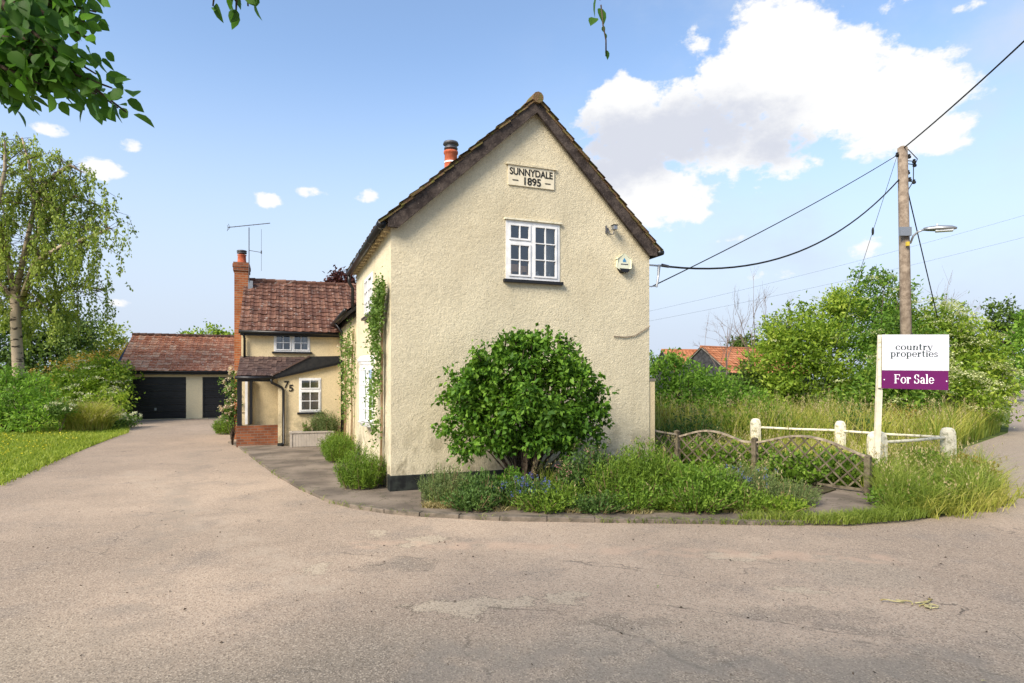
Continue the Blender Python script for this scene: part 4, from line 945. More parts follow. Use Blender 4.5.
# wide high-contrast serif lettering drawn stroke by stroke: thick stems, thin joins, slab serifs
TK, TN = .26, .085      # stem and hairline, in x-heights
def ring(cx, cy, rx, ry, a0, a1, n=18):
    q = []
    for i in range(n):
        r_ = []
        for k in (i, i+1):
            th = R(a0+(a1-a0)*k/n); c, s_ = math.cos(th), math.sin(th); w = TN+(TK-TN)*abs(c)**1.5
            r_.append(((cx+rx*c, cy+ry*s_), (cx+(rx-w)*c, cy+(ry-w*.9)*s_)))
        q.append([r_[0][0], r_[1][0], r_[1][1], r_[0][1]])
    return q
def bar(x0, y0, x1, y1): return [[(x0, y0), (x1, y0), (x1, y1), (x0, y1)]]
def stem(x, y0=0, y1=1, s0=True, s1=True, w=TK):
    q = bar(x, y0, x+w, y1)
    if s0: q += bar(x-.12, y0, x+w+.12, y0+TN)
    if s1: q += bar(x-.14, y1-TN, x+.02, y1)
    return q
def arch(x, w): return ring(x+TK+(w-TK)/2-.02, .55, (w-TK)/2+.15, .45, 0, 160, 14)
def glyph(c):
    if c == 'o': return ring(.55, .5, .55, .52, 0, 360, 26), 1.1
    if c == 'c': return ring(.52, .5, .52, .52, 48, 318, 22)+bar(.72, .66, .92, .86), .98
    if c == 'e': return ring(.52, .5, .52, .52, 0, 325, 24)+bar(.15, .46, 1.0, .46+TN), 1.04
    if c == 'n': return stem(.12)+arch(.12, .86)+stem(.76, 0, .6, True, False), 1.18
    if c == 'u': return bar(.12, .35, .12+TK, 1)+bar(-.02, 1-TN, .2, 1)+ring(.52, .38, .40, .40, 180, 330, 14)+stem(.76, 0, 1, False, True)+bar(1.0, 0, 1.14, TN), 1.18
    if c == 'r': return stem(.12)+ring(.62, .62, .30, .38, 60, 160, 8)+bar(.58, .74, .82, .96), .88
    if c == 't': return bar(.16, .15, .16+TK, 1.35)+bar(0, 1-TN, .66, 1)+ring(.44, .22, .28, .24, 180, 320, 10), .74
    if c == 'i': return stem(.12)+bar(.10, 1.2, .40, 1.44), .54
    if c == 'l': return stem(.12, 0, 1.5), .54
    if c == 'y': return [[(.0, 1), (.30, 1), (.66, .0), (.46, -.05)], [(.86, 1), (.95, 1), (.50, -.30), (.40, -.30)]]+bar(-.08, 1-TN, .42, 1)+bar(.7, 1-TN, 1.08, 1)+bar(.18, -.42, .42, -.24), 1.06
    if c == 'p': return stem(.12, -.45, 1)+ring(.60, .5, .48, .52, -160, 160, 22), 1.16
    if c == 's': return ring(.40, .74, .34, .28, 20, 260, 14)+ring(.42, .27, .36, .29, -160, 80, 14)+bar(.60, .70, .72, .96)+bar(.04, .02, .15, .30), .84
    if c == 'a': return ring(.42, .72, .36, .30, 10, 165, 10)+stem(.56, 0, .76, False, False)+bar(.8, 0, .98, TN)+ring(.40, .28, .38, .30, 0, 360, 18), 1.0
    if c == 'F': return stem(.12, 0, 1.45)+bar(.0, 1.45-TN, 1.1, 1.45)+bar(.3, .70, .85, .70+TN)+bar(1.0, 1.12, 1.1, 1.45)+bar(.8, .58, .88, .9), 1.18
    if c == 'S': return ring(.52, 1.08, .46, .40, 20, 260, 16)+ring(.54, .40, .50, .42, -160, 80, 16)+bar(.84, 1.02, .96, 1.42)+bar(.04, .02, .16, .46), 1.14
    return [], .45
def serif_text(s, xh, cx, base, m, name, xs, total):
    quads, x = [], 0
    for c in s:
        g_, adv = glyph(c); quads += [[(px+x, py) for px, py in q] for q in g_]; x += adv+.06
    k = total/(x-.06); mb = MB()
    for i, q in enumerate(quads):
        lift = .0012+.0006*(i % 5)
        mb.add([tlt(cx-total/2+px*k, base+py*xh, -lift) for px, py in q], [(0, 1, 2, 3)])
    o = mb.build(name, m, sb)
    return o
serif_text('country', .076, .50, 2.40, 'ink', 'top_lettering', 1, .58)
serif_text('properties', .076, .50, 2.285, 'ink', 'second_lettering', 1, .74)
serif_text('For Sale', .105, .50, 1.83, 'inkwhite', 'sale_lettering', 1, .62)
mb = MB()
for a, b in ((.03, 1.89), (1.0, 1.875)): mb.tube([tlt(a, b, -.0), tlt(a, b, -.008)], .010, 8)
mb.build('fixing_screws', 'inkwhite', sb)

# ============================================================ CONCRETE POSTS AND RAILS
posts = {}
def cpost(key, x, y, h, w, label, lean=(0, 0)):
    mb = MB(); n = 12; prof = [(1.0, -.05), (1.0, h-.16), (.95, h-.09), (.80, h-.035), (.5, h-.008), (.1, h)]
    b0 = 0
    for k, z in prof:
        for i in range(n):
            th = 2*math.pi*i/n+math.pi/12; c, s_ = math.cos(th), math.sin(th); q = (abs(c)**3+abs(s_)**3)**(-1/3)
            mb.V.append((x+w/2*k*c*q+lean[0]*z, y+w/2*k*s_*q*.8+lean[1]*z, z))
    for j in range(len(prof)-1):
        for i in range(n): mb.F.append((j*n+i, j*n+(i+1) % n, (j+1)*n+(i+1) % n, (j+1)*n+i))
    mb.F.append(tuple((len(prof)-1)*n+i for i in range(n)))
    posts[key] = (x, y, h)
    return tag(mb.build('fence_post', 'whiteold', base=(x, y, 0)), label, 'post', 'white fence posts')
cpost('A', 5.77, 14.5, .97, .24, 'white rounded fence post furthest left, standing in tall grass')
cpost('B', 7.40, 13.8, .96, .23, 'white rounded fence post behind the right end of the lattice panel')
cpost('C', 6.53, 10.95, .97, .32, 'white fence post beside the foot of the sale board')
cpost('D', 8.50, 11.9, .96, .26, 'chunky peeling white post at the right-hand corner by the lane', (-.03, 0))
def rail(a, za, b, zb, label, r=.028):
    (x0, y0, _), (x1, y1, _) = posts[a], posts[b]; mb = MB(); mb.tube([(x0, y0, za), ((x0+x1)/2, (y0+y1)/2, (za+zb)/2-.01), (x1, y1, zb)], r, 8)
    tag(mb.build('fence_rail', 'whiteold', base=(x0, y0, za)), label, 'rail', 'white tubular fence rails')
rail('A', .76, 'B', .74, 'white rail between the two far posts')
rail('B', .73, 'D', .76, 'top white rail running from the middle post to the corner post by the lane')
rail('C', .76, 'D', .77, 'top white rail from the sale board post to the corner post')
rail('C', .15, 'D', .18, 'low white rail from the sale board post to the corner post')
rail('B', .15, 'D', .22, 'low white rail at the back, half lost in grass')

# ============================================================ LATTICE FENCE
tp = [Vector((2.72, 12.0, 0)), Vector((3.32, 12.3, 0)), Vector((4.52, 11.4, 0)), Vector((5.76, 9.9, 0))]
lab = ['short end piece of lattice fence against the house corner', 'middle lattice fence panel with a humped top rail behind the bed', 'large lattice fence panel with a humped top rail left of the sale board']
tops = [lambda s: .93-.14*s**.6, lambda s: .74+.16*math.sin(math.pi*min(1, s*1.15))**1.2-.02*s, lambda s: .72+.22*math.sin(math.pi*s)**1.3-.08*s]
for i in range(3):
    a, b = tp[i], tp[i+1]; d = b-a; L_ = d.length; d.normalize(); nn = Vector((-d.y, d.x, 0)); root = empty('lattice_panel', a, lab[i], 'fence panel', 'lattice fence panels')
    f = tops[i]; top = MB(); n = 20; pts = [a+d*L_*k/n+Z*f(k/n) for k in range(n+1)]
    for p, q in zip(pts[:-1], pts[1:]): top.beam(p, q+(q-p)*.02, .05, .035)
    top.build('top_rail', 'toprail', root)
    bt = MB(); bt.beam(a+Z*.10, b+Z*.10, .035, .035); bt.build('bottom_rail', 'trellis', root)
    for sgn in (1, -1):
        lt_ = MB(); k = -L_-1
        while k < L_+1:
            # 45 degree lath clipped to the panel
            seg = []
            for j in range(61):
                z = .10+j*.015; x = k+sgn*z
                if 0 <= x <= L_ and z <= f(max(0, min(1, x/L_))): seg.append((x, z))
            if len(seg) > 2:
                (x0, z0), (x1, z1) = seg[0], seg[-1]; lt_.beam(a+d*x0+Z*z0+nn*.009*sgn, a+d*x1+Z*z1+nn*.009*sgn, .012, .026, up=nn.cross(d))
            k += .235
        lt_.build('laths', 'trellis', root)
for i, (k, l_) in enumerate(((1, 'brown timber fence post nearest the house corner'), (2, 'brown timber fence post between the two lattice panels'), (3, 'short brown timber fence post beside the sale board'))):
    p = tp[k]; z = (.84, .78, .64)[i]; mb = MB(); mb.beam(p, p+Z*z, .09, .09, up=(1, .7, 0)); mb.lathe(p+Z*z, [(.06, 0), (.06, .02), (.01, .035)], 6)
    tag(mb.build('timber_post', 'trellis', base=p), l_, 'post', 'timber posts of the lattice fence')

# ============================================================ PLANTS
rg = np.random.default_rng(3)
# the round shrub in front of the gable
c0 = np.array([.17, 9.85, 0])
hb = [((c0[0]+dx, c0[1]+dy, z), r) for dx, dy, z, r in ((.0, 0, 1.60, (1.0, .72, .80)), (-.66, -.05, 1.50, (.66, .55, .6)), (.68, 0, 1.58, (.64, .5, .66)), (-.25, -.15, 2.08, (.6, .5, .42)), (.35, 0, 2.14, (.55, .5, .40)),
      (-.95, 0, 1.35, (.42, .4, .45)), (1.0, .0, 1.45, (.36, .4, .45)), (-.70, -.05, 1.0, (.46, .42, .38)), (.72, -.05, 1.0, (.48, .42, .38)), (-.3, -.3, 1.0, (.36, .25, .22)), (.4, -.3, 1.0, (.36, .25, .22)), (.0, .0, 2.42, (.30, .3, .22)), (-.62, .0, 2.05, (.30, .3, .22)), (.72, .0, 2.1, (.26, .3, .24)), (.1, -.3, 1.3, (.9, .45, .45)))]
b_ = bush('hazel_bush', hb, 19000, .088, .058, 'l_hazel', 'dense round glossy green shrub on bare stems before the gable', 'shrub', 21, clump=.12, shoots=85, droop=.45, shell=.5, nper=20, stem=.022, sub=12)
mb = MB(); rg2 = np.random.default_rng(9)
limbs(mb, (c0[0]+.05, c0[1], 0), [(c0[0]+dx, c0[1]+dy, 1.6) for dx, dy in ((-.32, 0), (-.18, .1), (0, -.1), (.14, .1), (.3, 0), (.38, .1), (-.42, .1))], .035, rg2, kink=.12)
mb.build('stems', 'bark', b_, smooth=True)

def clumpy(name, x, y, rx, ry, h, n, m, label, cat, seed, kind='herb', ln=.05, wd=.014, fl=None, lean=.35, z0=.06, group=None):
    """an upright clump of stems carrying small leaves (herb) or of blades (grass)"""
    rg = np.random.default_rng(seed); root = empty(name, (x, y, z0), label, cat, group)
    th = rg.random(n)*2*math.pi; rr = np.sqrt(rg.random(n)); ox = np.cos(th)*rr; oy = np.sin(th)*rr
    B = np.stack([x+ox*rx*.7, y+oy*ry*.7, np.full(n, z0-.02)], 1)
    H = h*(1-.45*rr**2)*(.7+.45*rg.random(n))
    T_ = B+np.stack([ox*rx*lean+rg.normal(size=n)*.04, oy*ry*lean+rg.normal(size=n)*.04, H], 1)
    if kind == 'grass':
        v, f, tip = blade_mesh(B, H, lean*(.3+rg.random(n)), wd, rg); nmesh('blades', v, f, m, root)
        T_ = tip
    else:
        v, f, tip = blade_mesh(B, H, np.full(n, .1), .006, rg); 
        k = int(max(5, h/ln*1.5)); s_ = rg.random((n, k))*.9+.12
        P = B[:, None]+(T_-B)[:, None]*s_[:, :, None]+rg.normal(size=(n, k, 3))*.012; P = P.reshape(-1, 3)
        D = np.repeat(unit(T_-B), k, 0); A = D*.8+rg.normal(size=P.shape)*.55
        v2, f2 = leaves(P, A, rg.normal(size=P.shape)+np.array([0, 0, .6]), ln*(.6+.7*rg.random(len(P))), wd*(.7+.6*rg.random(len(P))))
        nmesh('foliage', v2, f2, m, root)
        mb = MB()
        for i in range(0, n, max(1, n//25)): mb.tube([B[i], T_[i]], [.006, .003], 4)
        mb.build('stems', 'cane', root)
    if fl:
        nf, s_, mm = fl; idx = rg.integers(0, n, nf); q_ = 14
        P = (T_[idx][:, None]+rg.normal(size=(nf, q_, 3))*np.array([s_*.5, s_*.5, s_*1.1])).reshape(-1, 3)
        v, f = leaves(P, rg.normal(size=P.shape), rg.normal(size=P.shape)+np.array([0, 0, .5]), s_*.7, s_*.6); nmesh('flowers', v, f, mm, root)
    return root
GP = 'plants in the bed below the gable'
clumpy('feathery_plant', -.98, 9.15, .42, .35, .52, 420, 'l_grey', 'feathery grey-green clump at the left end of the gable bed', 'plant', 101, ln=.07, wd=.010, group=GP)
clumpy('straw_tuft', -.95, 8.85, .5, .14, .16, 420, 'straw', 'dry straw-coloured tuft along the paving at the bed left end', 'plant', 102, kind='grass', wd=.012, lean=1.3, group=GP)
clumpy('leafy_plant', -.45, 8.95, .32, .3, .48, 300, 'l_lavleaf', 'dark leafy clump left of the blue flowers in the gable bed', 'plant', 103, ln=.06, wd=.022, group=GP)
clumpy('leafy_plant', .02, 9.2, .3, .3, .5, 260, 'l_hazel', 'dark green leafy clump under the middle of the round shrub', 'plant', 113, ln=.06, wd=.025, group=GP)
clumpy('blue_flower_clump', .22, 8.9, .48, .28, .42, 420, 'l_lavleaf', 'low clump with violet-blue flower spikes below the round shrub', 'plant', 104, ln=.05, wd=.014, fl=(70, .022, 'fl_blue'), group=GP)
clumpy('feathery_plant', .72, 8.85, .34, .26, .36, 330, 'l_feather', 'yellow-green herb between the blue flowers and the pink flowers', 'plant', 105, ln=.05, wd=.016, group=GP)
clumpy('pink_flower_shrub', 1.15, 9.3, .42, .35, .78, 300, 'l_lavleaf', 'loose shrub with dull pink flowers right of the round shrub', 'plant', 106, ln=.055, wd=.028, fl=(26, .03, 'fl_pink'), group=GP, lean=.5)
clumpy('feathery_plant', 1.55, 8.95, .46, .35, .70, 520, 'l_feather', 'tall feathery green clump in the middle of the bed', 'plant', 107, ln=.06, wd=.013, group=GP)
clumpy('bright_shrub', 2.0, 9.25, .55, .5, .86, 600, 'l_feather', 'upright green clump below the right corner of the gable', 'plant', 108, ln=.06, wd=.015, group=GP)
clumpy('bright_shrub', 2.78, 8.95, .50, .38, .56, 520, 'l_bright', 'bright lime-green leafy shrub in front of the middle lattice panel', 'plant', 109, ln=.075, wd=.03, lean=.6, group=GP)
clumpy('bright_shrub', 2.55, 9.9, .55, .45, .52, 380, 'l_bright', 'broad-leaved green shrub behind the lime-green one', 'plant', 110, ln=.08, wd=.05, lean=.6, group=GP)
clumpy('yellow_ground_plant', 2.3, 8.62, .4, .16, .22, 420, 'l_elder', 'low mossy yellow-green cushion at the kerb', 'plant', 111, ln=.035, wd=.014, group=GP)
clumpy('santolina', 3.55, 9.3, .55, .45, .52, 620, 'l_grey', 'grey-green bushy clump in front of the lattice post', 'plant', 112, ln=.05, wd=.010, fl=(26, .02, 'fl_blue'), group=GP)
clumpy('santolina', 4.1, 9.0, .42, .3, .34, 420, 'l_grey', 'lower grey-green clump at the right end of the bed', 'plant', 114, ln=.05, wd=.010, group=GP)
clumpy('feathery_plant', 3.3, 10.3, .45, .4, .40, 300, 'l_feather', 'green clump close against the middle lattice panel', 'plant', 115, ln=.06, wd=.013, group=GP)
for i, (x, y, w, lb) in enumerate(((-.25, 8.62, .22, 'dead straw tuft at the kerb below the dark leafy clump'), (.95, 8.5, .25, 'dead straw tuft at the kerb right of the blue flowers'), (1.75, 8.45, .2, 'dead straw tuft at the kerb under the feathery clump in mid bed'), (3.1, 8.5, .22, 'dead straw tuft at the kerb right of the lime-green shrub'))):
    clumpy('straw_tuft', x, y, w*1.5, .10, .13, 90, 'straw', lb, 'plant', 300+i, kind='grass', wd=.010, lean=1.4, group=GP)
for i, (x, y, h, lb) in enumerate(((1.35, 9.6, .95, 'tall wispy grass tuft behind the pink flowers'), (2.3, 9.9, 1.0, 'tall wispy grass tuft at the right corner of the gable'), (3.75, 9.6, .8, 'tall wispy grass tuft behind the grey-green clump'), (.55, 9.5, .7, 'wispy grass tuft right of the round shrub stems'))):
    clumpy('grass_tuft', x, y, .3, .25, h, 120, 'grassg', lb, 'plant', 320+i, kind='grass', wd=.010, lean=.4, fl=(24, .03, 'seed'), group=GP)
sp_ = [(-.55, 8.62, .26, .30, 'l_lavleaf', 'low dark herb spilling onto the paving right of the straw tuft'), (.45, 8.55, .28, .30, 'l_feather', 'low green herb spilling forward under the blue flowers'), (1.2, 8.5, .26, .26, 'l_lavleaf', 'low herb spilling forward below the pink-flowered shrub'),
       (1.75, 8.62, .30, .40, 'l_bright', 'leafy green clump at the front of mid bed'), (2.55, 8.52, .36, .42, 'l_bright', 'bright leafy clump leaning over the kerb before the lime-green shrub'), (3.25, 8.62, .30, .32, 'l_feather', 'low feathery herb in front of the grey-green clump'), (3.75, 8.5, .25, .22, 'l_elder', 'low yellowish herb at the kerb near the bed right end')]
for i, (x, y, w, h, m_, lb) in enumerate(sp_): clumpy('spilling_herb', x, y, w, w*.6, h, 230, m_, lb, 'plant', 360+i, ln=.055, wd=.022, lean=1.0, group=GP)
vw = [(5.6, 8.9, .26, .32, 'l_bright', 'leafy weed at the left end of the lane verge'), (6.4, 9.2, .30, .38, 'l_feather', 'feathery weed in the front of the lane verge'), (7.3, 9.9, .28, .40, 'l_bright', 'leafy weed at the front right of the lane verge'), (8.2, 11.0, .30, .5, 'l_rust', 'rusty dock at the right of the verge by the corner post'), (7.5, 11.2, .35, .6, 'l_feather', 'feathery weed between the two near white posts')]
for i, (x, y, w, h, m_, lb) in enumerate(vw): clumpy('verge_weed', x, y, w, w*.8, h, 200, m_, lb, 'plant', 380+i, ln=.07, wd=.035, lean=.9, z0=.02, group='weeds in the lane verge')
# along the side wall
GS = 'shrubs along the side wall'
clumpy('rosemary', *hp(-.42, .55, 0)[:2], .42, .40, .66, 620, 'l_feather', 'dense feathery green clump nearest the gable corner by the side wall', 'plant', 121, ln=.06, wd=.011, group=GS, z0=.045)
clumpy('rosemary', *hp(-.42, 4.1, 0)[:2], .40, .42, .62, 560, 'l_feather', 'feathery green clump under the bow window', 'plant', 122, ln=.06, wd=.012, group=GS, z0=.045)
clumpy('rosemary', *hp(-.42, 5.6, 0)[:2], .36, .4, .52, 420, 'l_feather', 'further feathery clump beside the side wall near the planter', 'plant', 123, ln=.06, wd=.012, group=GS, z0=.045)
clumpy('planter_herb', *hp(-.52, VL-.25, 0)[:2], .42, .2, .62, 420, 'l_grey', 'grey-green herb growing out of the taupe planter', 'plant', 124, ln=.06, wd=.010, z0=.40)
clumpy('planter_sprig', *hp(-1.0, VL-.25, 0)[:2], .12, .1, .34, 26, 'l_rose', 'sparse sprig in the left half of the taupe planter', 'plant', 125, ln=.06, wd=.03, z0=.40)
# climbers
def climber(label, pts, wid, zr, n, seed, nst, rootp, name='climbing_rose', fl=None, dens=None):
    rg = np.random.default_rng(seed); root = empty(name, rootp, label, 'climber', 'climbing roses on the side wall')
    mb = MB()
    for k in range(nst):
        o_ = rg.normal()*wid*.4; pp = []
        for i, (u, v, z) in enumerate(pts): pp.append(hp(u-.03, v+o_*(.5+.5*math.sin(i+k))+rg.normal()*.05, z))
        mb.tube(pp, [.016-.011*i/len(pp) for i in range(len(pp))], 5)
    mb.build('canes', 'cane', root)
    P = []
    for (u, v, z, r_, w) in dens:
        m_ = int(n*w); q = rg.normal(size=(m_, 3))*np.array([.07, r_, r_]); 
        for a in q: P.append(hp(u-abs(a[0])-.03, v+a[1], z+a[2]))
    P = np.array(P); Dn = np.array(-U)
    v, f = leaves(P, rg.normal(size=P.shape)+Dn*.6+np.array([0, 0, -.2]), rg.normal(size=P.shape)*.6+Dn+np.array([0, 0, .4]), .065*(.6+.7*rg.random(len(P))), .042); nmesh('foliage', v, f, 'l_rose', root)
    if fl:
        k = rg.integers(0, len(P), fl); Q = (P[k][:, None]+rg.normal(size=(fl, 10, 3))*.02+Dn*.05).reshape(-1, 3)
        v, f = leaves(Q, rg.normal(size=Q.shape), rg.normal(size=Q.shape), .04, .04); nmesh('blossom', v, f, 'fl_blush', root)
climber('tall leafy climbing rose between the bow window and gable corner', [(-.02, .75, .05), (-.02, .65, 1), (-.03, .55, 2), (-.03, .45, 3), (-.03, .35, 3.5)], .3, 0, 2300, 131, 8, hp(0, 1.0, 0),
        dens=[(-.04, .25, 3.35, .12, .20), (-.06, .50, 3.05, .18, .32), (-.06, .85, 2.72, .20, .20), (-.04, .55, 2.35, .12, .08), (-.04, 1.1, 1.7, .20, .10), (-.04, .9, 1.1, .20, .07), (-.04, .55, 1.9, .12, .05)])
climber('sparse climbing rose on the wall between the bow window and the drainpipe', [(-.0, 5.6, .05), (-.0, 5.4, 1), (-.0, 5.5, 2), (-.0, 5.3, 2.7), (0, 5.2, 3.1)], .55, 0, 900, 132, 6, hp(0, 5.5, 0), fl=10,
        dens=[(0, 5.3, 2.75, .25, .30), (0, 5.8, 2.1, .3, .22), (0, 5.2, 1.6, .25, .16), (0, 6.2, 1.4, .3, .16), (-.0, 4.5, 2.2, .16, .08)])
climber('thin climbing rose at the far end of the side wall by the lean-to', [(-.0, 7.1, .05), (-.0, 7.0, 1), (-.0, 7.1, 2), (-.0, 6.9, 2.6), (0, 6.8, 3.0)], .3, 0, 500, 133, 4, hp(0, 7.1, 0), fl=14,
        dens=[(0, 6.9, 2.7, .25, .4), (0, 7.2, 2.0, .25, .3), (0, 7.0, 1.2, .25, .3)])
# rose by the porch
bush('rose_bush', [pb(236, 405, 17.6, 9, 18), pb(233, 385, 17.7, 8, 16), pb(228, 412, 17.5, 8, 10)], 1500, .06, .045, 'l_rose', 'blush-white flowering rose bush against the chimney by the porch', 'shrub', 141, clump=.12, fl=(60, .05, 'fl_blush', 'ball'), stem=.015)
clumpy('rosemary', *G(227, 434), .45, .4, .62, 420, 'l_feather', 'low feathery clump left of the porch dwarf wall', 'plant', 142, ln=.07, wd=.016, z0=.0)
# ---- left garden
bush('flowering_elder', [pb(108, 384, 27, 24, 24), pb(92, 392, 26.5, 26, 26), pb(117, 398, 26.5, 12, 20), pb(80, 382, 28, 24, 20), pb(106, 408, 25.5, 22, 16), pb(120, 376, 28, 11, 13)], 7500, .17, .085, 'l_elder', 'broad green elder with flat white flower heads left of the garage', 'shrub', 151, clump=.33, fl=(60, .18, 'fl_white', 'flat'), shoots=30)
bush('garden_shrub', [pb(15, 402, 21.5, 34, 22), pb(-15, 392, 22, 34, 30), pb(40, 405, 21.5, 18, 16), pb(5, 388, 22, 22, 18), pb(30, 385, 22.5, 18, 10), pb(12, 419, 21, 30, 12), pb(44, 417, 21, 16, 12), pb(-25, 417, 21, 30, 14)], 7000, .15, .055, 'l_mid', 'leafy green shrubbery at the lawn edge below the birch', 'shrub', 152, clump=.3, shoots=50)
clumpy('fountain_grass', *G(88, 431), 1.05, .9, 1.25, 2600, 'grass', 'arching yellow-green grass clump with tan plumes at the drive edge', 'plant', 153, kind='grass', wd=.03, lean=.55, fl=(90, .05, 'seed'), z0=0)
bush('white_flower_shrub', [pb(122, 421, 23.5, 10, 8), pb(132, 420, 24, 9, 7)], 900, .08, .05, 'l_rose', 'small white-flowered shrub beside the left garage door', 'shrub', 154, clump=.15, fl=(26, .06, 'fl_white', 'ball'), stem=.015)
bush('white_flower_shrub', [pb(60, 409, 21.0, 12, 6)], 500, .08, .05, 'l_rose', 'low white-flowered patch between the shrubbery and the fountain grass', 'shrub', 159, clump=.15, fl=(16, .06, 'fl_white', 'ball'), stem=.015)
bush('rusty_shrub', [pb(110, 362, 32, 26, 12), pb(85, 368, 32, 24, 12), pb(128, 358, 33, 14, 11), pb(60, 385, 31, 30, 14)], 4200, .15, .08, 'l_rust', 'orange-brown shrub behind the elder, left of the garage roof', 'shrub', 155, clump=.35)
def tree(name, px, d, bl, n, ln, wd, m, label, seed, clump=.6, trunk=.2, group=None, bark='bark', nper=26, shell=.4):
    rg = np.random.default_rng(seed+5); x = (px-CX)/FP*d; root = empty(name, (x, d, 0), label, 'tree', group)
    crown('crown', bl, n, ln, wd, m, root, seed, clump, shell=shell, nper=nper)
    zc = min(b[0][2] for b in bl); mb = MB(); mb.tube([(x, d, -.05), (x+.05, d, zc*.6), (x, d, zc)], [trunk, trunk*.8, trunk*.65], 9)
    limbs(mb, (x, d, zc*.75), [b[0] for b in bl], trunk*.5, rg); mb.build('trunk', bark, root, smooth=True); return root
GT = 'dark trees behind the birch'
tree('dark_tree', 45, 36, [pb(45, 345, 36, 40, 34), pb(70, 330, 37, 30, 30), pb(20, 350, 36, 30, 34), pb(60, 372, 35, 40, 22)], 8500, .24, .13, 'l_dark', 'dark tree right behind the birch trunk', 161, group=GT)
tree('dark_tree', -20, 35, [pb(-20, 340, 35, 40, 44), pb(0, 362, 34, 26, 30), pb(-60, 350, 35, 40, 44)], 6000, .24, .13, 'l_dark', 'dark tree at the left picture edge behind the birch', 162, group=GT)
tree('dark_tree', 96, 40, [pb(96, 343, 40, 24, 20), pb(112, 352, 40, 16, 16), pb(88, 362, 40, 30, 16)], 3800, .24, .13, 'l_birch', 'lighter tree between the dark trees and the garage roof', 163, group=GT)
bush('far_hedge', [pb(x_, 372, 60, 34, 10, 3) for x_ in range(-80, 260, 45)], 5200, .4, .22, 'l_dark', 'far dark hedge line behind the left garden', 'hedge', 164, clump=.8)
tree('far_tree', 207, 62, [pb(207, 338, 62, 22, 10), pb(195, 342, 62, 14, 10), pb(222, 342, 62, 12, 8), pb(208, 356, 62, 26, 14)], 3000, .32, .2, 'l_elder', 'round pale green tree beyond the garage roof', 165, clump=.6)
tree('copper_tree', 342, 34, [pb(342, 280, 34, 9, 9), pb(334, 286, 34, 6, 5), pb(350, 290, 34, 10, 12), pb(346, 312, 34, 14, 20)], 1100, .20, .12, 'l_copper', 'dark red-leaved tree showing above the rear roof ridge', 166, clump=.35)
# birch
def birch_tree():
    rg = np.random.default_rng(77); d = 25.0; x = (17-CX)/FP*d; root = empty('birch_tree', (x, d, 0), 'tall weeping birch with pale trunk and hanging foliage at the left edge', 'tree')
    k = d/FP
    def W3(px, py, dd=0): return Vector(at(px, py, d+dd))
    tr = MB(); tr.tube([W3(19, 429)-Z*.1, W3(20, 395), W3(18, 365), W3(16, 330), W3(15, 295)], [.26, .23, .205, .19, .17], 12)
    limbs_ = [[W3(15, 298), W3(8, 260), W3(-6, 210), W3(-18, 165)], [W3(15, 298), W3(24, 255), W3(34, 210, -.5), W3(30, 165, -.5), W3(22, 138)], [W3(15, 300), W3(2, 285), W3(-20, 262, 1), W3(-45, 240, 1)],
              [W3(22, 300), W3(35, 262, -1), W3(62, 246, -1), W3(88, 238, -1.2), W3(110, 228, -1.2)], [W3(30, 245), W3(52, 215, .8), W3(75, 196, 1), W3(100, 206, 1)], [W3(32, 200), W3(55, 175), W3(70, 165), W3(82, 172)],
              [W3(16, 310), W3(45, 300, 1.5), W3(75, 285, 1.5), W3(105, 290, 1.5)], [W3(15, 300), W3(20, 270, 2), W3(40, 225, 2.5), W3(45, 185, 2.5)], [W3(8, 260), W3(-5, 215, -1.5), W3(5, 170, -1.5), W3(5, 140, -1.5)], [W3(-5, 215), W3(-30, 190), W3(-50, 200)]]
    P0 = []
    for L in limbs_:
        n = len(L); tr.tube(L, [.11*(1-.8*i/(n-1))+.012 for i in range(n)], 7)
        for a, b in zip(L[:-1], L[1:]):
            for s_ in np.linspace(.1, 1, 6): P0.append(a.lerp(b, s_))
    tr.build('trunk', 'birch', root, smooth=True)
    P, A = [], []; tw = MB()
    P0 = [p for p in P0 if rg.random() < (1.0 if p.z > 7.5 else .85)]
    for p in P0:
        for j in range(2):
            q0_ = np.array(p)+rg.normal(size=3)*np.array([.75, .75, .5]); L0 = rg.uniform(.3, 1.4)*(.7 if q0_[2] > 9.5 else 1.35); sway = rg.normal(size=2)*.15
            for m_ in range(4):
                q = q0_+rg.normal(size=3)*np.array([.24, .24, .22]); Lh = L0*rg.uniform(.5, 1.1)
                ppx = CX+FP*q[0]/q[1]; ppy = HZ-(q[2]-EYE)/q[1]*FP
                if ppy < 132+max(0, (ppx-30))*.62 or ppx > 129 or (abs(ppx-17) < 11 and ppy > 225 and q[1] < d+.4 and rg.random() < .85): continue
                k_ = int(Lh*24)+4; t__ = rg.random(k_)
                P.append(np.stack([q[0]+sway[0]*t__, q[1]+sway[1]*t__, q[2]+.12-Lh*t__], 1)+rg.normal(size=(k_, 3))*np.array([.05, .05, .03])); A.append(rg.normal(size=(k_, 3))*.45+np.array([0, 0, -1.0]))
                if m_ < 2: tw.tube([p, (q[0], q[1], q[2]+.12), (q[0]+sway[0], q[1]+sway[1], q[2]+.12-Lh)], [.013, .008, .004], 4)
    P = np.concatenate(P); A = np.concatenate(A); s_ = .7+.6*rg.random(len(P))
    v, f = leaves(P, A, rg.normal(size=P.shape)+np.array([0, -.3, .2]), .125*s_, .078*s_); nmesh('crown', v, f, 'l_birch', root); tw.build('twigs', 'bark', root)
    print('birch leaves', len(P))
birch_tree()
